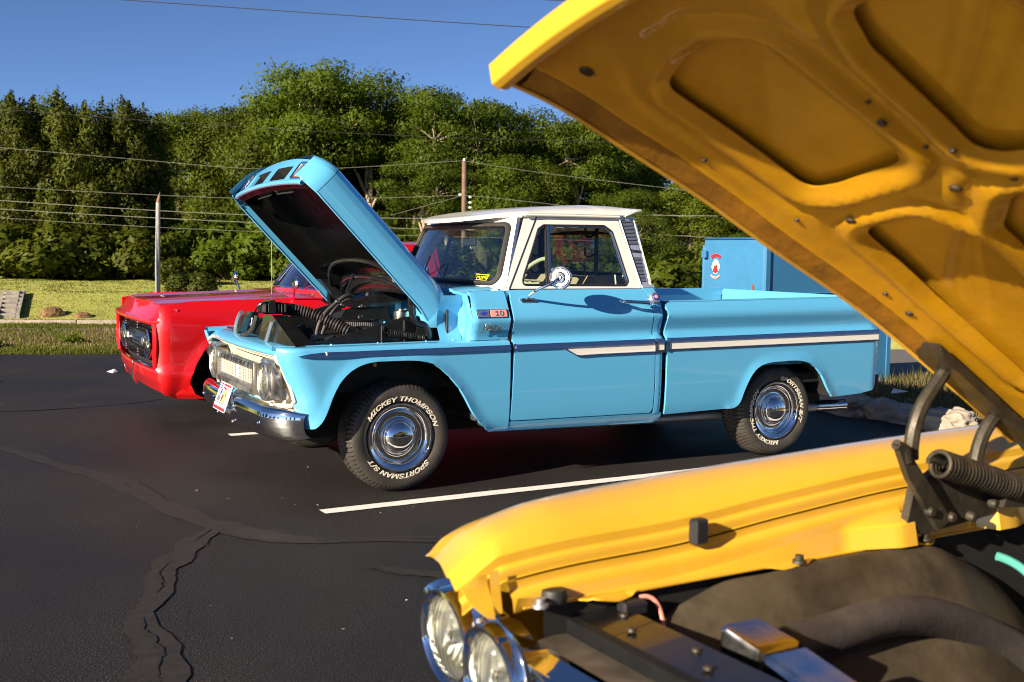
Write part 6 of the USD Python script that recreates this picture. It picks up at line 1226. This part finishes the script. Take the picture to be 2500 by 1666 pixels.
# ---------------------------------------------------------------- trees: a trunk with limbs, and a crown of many small leaf clumps
def leaves(r, blobs, n, size, droop=.25, shell=.55, flatz=.8):
    """n leaf-sized blades through ellipsoids given as (centre, radii)"""
    c0 = A([b[0] for b in blobs]); rad = A([b[1] for b in blobs]); vol = (rad[:, 0] * rad[:, 1] * rad[:, 2]) ** .75; k = r.choice(len(blobs), n, p=vol / vol.sum())
    d = r.normal(0, 1, (n, 3)); d /= np.linalg.norm(d, axis=1, keepdims=True)
    q = r.uniform(0, 1, n) ** (1 / 3) * (1 - shell) + shell * r.uniform(.75, 1.08, n)
    p = c0[k] + d * rad[k] * q[:, None]
    p += (meshkit.noise(p * 1.6, 5)[:, None] - .5) * .5 * rad[k].mean(1)[:, None] * d + r.normal(0, .16, (n, 3)) * rad[k]
    nn = d * A([1, 1, .8]) + r.normal(0, .55, (n, 3)) + A([0, 0, .35]); nn /= np.linalg.norm(nn, axis=1, keepdims=True)
    e = np.cross(nn, r.normal(0, 1, (n, 3))); e /= np.linalg.norm(e, axis=1, keepdims=True); e[:, 2] -= droop; f = np.cross(nn, e); s = (size * r.uniform(.55, 1.35, n))[:, None]
    V = np.stack([p - e * s, p + f * s * .42 + nn * s * .1, p + e * s, p - f * s * .42 + nn * s * .1], 1).reshape(-1, 3); i = np.arange(n)[:, None] * 4
    N = d * .75 + nn * .55 + A([0, 0, .15]); N /= np.linalg.norm(N, axis=1, keepdims=True)
    return V, np.concatenate([i + A([[0, 2, 1]]), i + A([[0, 3, 2]])]), np.repeat(N, 4, 0)

def put_leaves(name, m, mt, parent):
    path = put(name, (m[0], m[1]), mt, parent, smooth=False); g = UsdGeom.Mesh(stage.GetPrimAtPath(path))
    g.CreateNormalsAttr(Vt.Vec3fArray.FromNumpy(m[2].astype(np.float32))); g.SetNormalsInterpolation('vertex'); return path

def limb(r, p0, p1, r0, r1, bend=.12, n=7):
    p0, p1 = A(p0, float), A(p1, float); t = np.linspace(0, 1, n)[:, None]; L = np.linalg.norm(p1 - p0)
    m = np.cumsum(r.normal(0, bend * L / n, (n, 3)), 0); m -= t * m[-1]
    return tube(p0 + (p1 - p0) * t + m, np.linspace(r0, r1, n), 7)

def tree_parts(kind, seed, H=10.0):
    r = np.random.default_rng(seed); wood, blobs = [], []
    if kind == 'broad':
        wood.append(limb(r, (0, 0, -.4), (r.normal(0, .2), r.normal(0, .2), H * .8), .19, .05, .05, 10))
        for k in range(52):
            h = H * (.10 + .85 * (k + .5) / 52) ; a = r.uniform(0, 6.28); R = H * .26 * np.sin(np.pi * np.clip((h / H) ** .75, .12, .985)) ** .6 * r.uniform(.65, 1.1)
            c = A([R * np.cos(a), R * np.sin(a), h]); s = H * r.uniform(.05, .11); blobs.append((c, A([s, s, s * .8]) * 1.4))
            wood.append(limb(r, (0, 0, h * .72), c * A([.9, .9, 1]), .06, .015))
        blobs.append((A([0, 0, H * .93]), A([H * .08, H * .08, H * .07])))
        return join(wood), leaves(r, blobs, 34000, .11, shell=.12)
    if kind == 'airy':
        top = A([r.normal(0, .4), r.normal(0, .4), H * .62]); wood.append(limb(r, (0, 0, -.4), top, .17, .10, .06, 10)); forks = []
        for k in range(5):
            a = k * 2.4 + r.uniform(-.4, .4); b = A([np.cos(a), np.sin(a), 0]) * H * r.uniform(.08, .22) + A([0, 0, H * r.uniform(.70, .86)]); s = A([0, 0, H * r.uniform(.28, .55)]) + top * A([.5, .5, 0])
            wood.append(limb(r, s, b, .085, .04, .10, 8)); forks.append(b)
        for k in range(64):
            f = forks[k % 5]; a = r.uniform(0, 6.28); h = np.clip(f[2] + H * r.uniform(-.20, .17), H * .42, H * .98); R = H * .24 * np.sqrt(max(.05, 1 - ((h / H - .70) / .34) ** 2)) * r.uniform(.45, 1.1)
            c = A([f[0] * .5 + R * np.cos(a), f[1] * .5 + R * np.sin(a), h]); s = H * r.uniform(.035, .085); blobs.append((c, A([s * 1.8, s * 1.8, s * .95]))); wood.append(limb(r, f * A([.9, .9, .92]), c, .035, .010))
        for k in range(6):
            a = r.uniform(0, 6.28); h = H * r.uniform(.15, .45); c = A([np.cos(a), np.sin(a), 0]) * H * r.uniform(.07, .15) + A([0, 0, h]); blobs.append((c, A([.05, .05, .03]) * H)); wood.append(limb(r, (0, 0, h * .85), c, .03, .01))
        return join(wood), leaves(r, blobs, 30000, .10, shell=.1)
    if kind == 'hedge':
        wood.append(limb(r, (0, 0, -.4), (0, 0, H * .85), .2, .05, .03, 8))
        for k in range(60):
            h = H * (.02 + .93 * (k + r.uniform(0, 1)) / 60); a = r.uniform(0, 6.28); R = H * .185 * (1 - .55 * (h / H) ** 2.2) * r.uniform(.65, 1.15); s = H * r.uniform(.05, .085)
            c = A([R * np.cos(a), R * np.sin(a), h]); blobs.append((c, A([s, s, s * 1.25])))
            if k % 3 == 0:
                wood.append(limb(r, (0, 0, h * .95), c, .05, .012))
        for k in range(4):
            c = A([r.normal(0, .45), r.normal(0, .45), H * r.uniform(.95, 1.02)]); blobs.append((c, A([.025, .025, .07]) * H)); blobs.append((c + A([.1, 0, .5]), A([.012, .012, .035]) * H))
        return join(wood), leaves(r, blobs, 26000, .12, shell=.5, droop=-.2)
    if kind == 'bush':
        for k in range(14):
            a = r.uniform(0, 6.28); c = A([np.cos(a) * r.uniform(.1, .8), np.sin(a) * r.uniform(.1, .8), r.uniform(.2, 1.0)]); s = r.uniform(.25, .45); blobs.append((c, A([s, s, s * .8]))); wood.append(limb(r, (0, 0, -.1), c, .03, .008))
        return join(wood), leaves(r, blobs, 5200, .085, shell=.5)

PROTO = {}
def tree(kind, var, loc, size, label, name, leaf, group=None, rot=None, wide=1.0, cat='tree'):
    key = (kind, var, leaf); s = size / (10.0 if kind != 'bush' else 1.3); x, y = loc[:2]
    z = float(terrain(x, y)) - .08 if len(loc) < 3 else loc[2]; rot = (x * 37 + y * 91) % 360 if rot is None else rot
    sc = (s * wide, s * wide, s)
    if key not in PROTO:
        t = thing(name, label, cat, (x, y, z), rot, sc, group); wd, cr_ = tree_parts(kind, 100 + 17 * var + len(kind))
        put('trunk' if kind != 'bush' else 'stems', wd, 'bark_pale' if kind == 'airy' else 'bark', t, smooth=60); put_leaves('crown', cr_, leaf, t); PROTO[key] = t; return t
    return copy_of(PROTO[key], name, label, cat, (x, y, z), rot, sc, group)

HL = ['dense dark tree at the far left edge of the picture', 'second dense dark tree from the left edge', 'third dense dark tree from the left edge', 'fourth dense dark tree from the left edge', 'fifth dense dark tree from the left, with a thin tip', 'sixth dense dark tree from the left', 'dense dark tree at the right end of the left row, behind the leaning pole']
for k, (x, y, h) in enumerate([(1.71, 67.26, 10.0), (2.89, 65.51, 10.0), (4.34, 65.89, 10.2), (5.58, 64.06, 9.7), (6.95, 64.46, 9.6), (8.1, 63.88, 9.9), (9.4, 65.35, 9.6)]):
    tree('hedge', k % 2, (x, y), h, HL[k], 'evergreen_tree', 'leaf_hedge', wide=.98)
for k, (x, y, h) in enumerate([(.23, 68.0, 10.1), (-1.4, 69.5, 10.3), (-3.2, 70, 10.4), (-5.2, 70.5, 10.2), (-7.4, 71, 10.5)]):
    tree('hedge', k % 2, (x, y), h, 'dense dark tree of the row running out of the picture on the left', 'evergreen_tree', 'leaf_hedge', 'dark trees beyond the left picture edge', wide=.98)
for k, (x, y, h, s) in enumerate([(2.0, 62.0, 3.0, 1.3), (3.6, 61.0, 3.3, 1.3), (5.2, 60.4, 2.8, 1.3), (6.9, 60.2, 3.1, 1.3), (8.4, 60.3, 2.6, 1.2)]):
    tree('bush', k % 2, (x, y), h, 'dark shrubby growth at the foot of the dense dark trees', 'shrub', 'leaf_hedge', 'shrubs along the foot of the dark tree row', wide=s, cat='shrub')
BROAD = [(14.87, 83.2, 10.7, 0, 'rounded tree in the dip just right of the dark left row'), (17.26, 84.2, 11.0, 1, 'broad tree rising right of the dip in the tree line'), (18.9, 81.1, 11.4, 2, 'broad tree above the left tip of the blue hood'), (20.5, 78.1, 12.2, 0, 'leafy tree left of the tallest one behind the blue hood'),
         (22.0, 77.1, 12.8, 1, 'bushy tree just left of the tallest tree'), (30.5, 77.4, 12.3, 2, 'leafy tree in the gap between the two tall trees'), (30.4, 72.7, 10.4, 0, 'lower tree in front of the gap between the two tall trees'), (36.7, 73.9, 10.3, 1, 'leafy tree right of the flat-topped tall tree'), (37.5, 71.2, 9.8, 2, 'leafy tree above the white cab roof'),
         (43.2, 72.8, 10.4, 0, 'leafy tree behind the thin bright tree'), (45.5, 69.2, 9.8, 1, 'tree under the lower edge of the yellow hood, above the cab'), (48.2, 70.1, 9.5, 2, 'tree touching the yellow hood edge right of the cab')]
for x, y, h, v, lab in BROAD:
    tree('broad', v, (x, y), h, lab, 'broadleaf_tree', 'leaf_broad', wide=1.08)
for x, y, h, v, lab in [(23.16, 72.3, 14.0, 0, 'tallest tree, with pale forked trunks, behind the blue hood'), (26.6, 72.7, 13.7, 1, 'tall open-crowned tree right beside the tallest one'), (30.45, 66.0, 12.5, 2, 'flat-topped tall tree with pale trunk left of the brown pole'), (36.4, 65.05, 11.3, 1, 'thin tree with sky showing through above the cab'), (39.3, 63.5, 11.2, 0, 'thin bright tree with a pale trunk right above the cab roof')]:
    tree('airy', v, (x, y), h, lab, 'tall_tree', 'leaf_airy', wide=1.05)
r9 = np.random.default_rng(77)
for k, (dx, dist) in enumerate([(a, b) for b in (60, 66, 76, 94) for a in np.linspace(-.20, .62, 15 if b > 62 else 12)]):
    a = dx + r9.uniform(-.02, .02); x = EYE[0] + dist * (fwd[0] + a * rgt[0]); y = EYE[1] + dist * (fwd[1] + a * rgt[1])
    if a < -.09 and dist < 90:
        continue
    rise = np.interp(a, [-.2, -.12, 0, .1, .25, .45, .62], [8.8, 9.2, 9.8, 8.0, 7.0, 5.0, 4.2]) * (.26 if dist == 60 else .42 if dist == 66 else .84 if dist == 76 else 1.08)
    h = rise * r9.uniform(.88, 1.06)
    tree(('broad', 'airy')[int(k % 3 == 2 and dist < 90 and dist > 62)], k % 3, (x, y), h, 'leafy tree of the wood that closes the view behind the trucks', 'broadleaf_tree', ('leaf_airy', 'leaf_broad')[k % 2] if not (k % 3 == 2 and dist < 90 and dist > 62) else 'leaf_airy', 'trees of the wood behind the trucks', wide=1.35)
for k in range(26):
    a = -.115 + .70 * k / 25 + r9.uniform(-.01, .01); dist = r9.uniform(53, 58); x = EYE[0] + dist * (fwd[0] + a * rgt[0]); y = EYE[1] + dist * (fwd[1] + a * rgt[1])
    if -.23 < a < -.02 and dist < 56 and k < 6:
        dist = 59; x = EYE[0] + dist * (fwd[0] + a * rgt[0]); y = EYE[1] + dist * (fwd[1] + a * rgt[1])
    tree('bush', k % 2, (x, y), r9.uniform(1.6, 2.9), 'shrub at the foot of the wood', 'shrub', 'leaf_broad', 'shrubs at the foot of the wood', wide=1.5, cat='shrub')
tree('bush', 0, (9.0, 53.5), 1.5, 'dark rounded bush beside the leaning pole', 'shrub', 'leaf_hedge', wide=1.2, cat='shrub')
tree('bush', 1, (8.5, 47.6), 1.25, 'bright green leafy bush just above the red hood', 'shrub', 'leaf_bright', wide=1.5, cat='shrub')
for x, y, h in ((13.0, 58.5, 2.4), (15.2, 59.0, 3.0), (17.5, 57.5, 3.2), (19.5, 55.5, 3.0), (12.0, 63, 3.2), (14.5, 65, 3.6), (17.0, 64, 4.0), (19.5, 62, 4.0), (22, 60, 3.8)):
    tree('bush', int(h * 10) % 2, (x, y), h, 'undergrowth bush between the leaning pole and the blue hood', 'shrub', 'leaf_airy', 'undergrowth left of the blue hood', wide=1.3, cat='shrub')
tree('bush', 0, (14.6, 45.5), 2.6, 'olive green bush above the red hood beside the antenna', 'shrub', 'leaf_airy', wide=1.4, cat='shrub')
tree('airy', 1, (28.5, 40.2), 4.6, 'bright yellow-green sapling right behind the cab louvres', 'sapling', 'leaf_bright', wide=1.2)
# wood on the other sides of the lot: the bright metal mirrors it
for k, (x, y, h) in enumerate([(-60, 4, 9), (-62, 16, 10), (-58, 30, 11), (-52, 42, 11), (-44, 54, 10), (-34, 62, 10), (-24, 67, 10), (-15, 70, 10), (-66, -8, 8), (-70, -40, 8), (-58, -52, 9), (-40, -60, 10), (-25, -62, 9), (-8, -60, 10), (8, -62, 10), (24, -58, 9), (40, -52, 10), (56, -44, 9), (66, -28, 9)]):
    tree('broad', k % 3, (x, y), h, 'distant leafy tree on the open sides of the car park', 'broadleaf_tree', 'leaf_broad', 'trees around the car park outside the picture', wide=1.5)
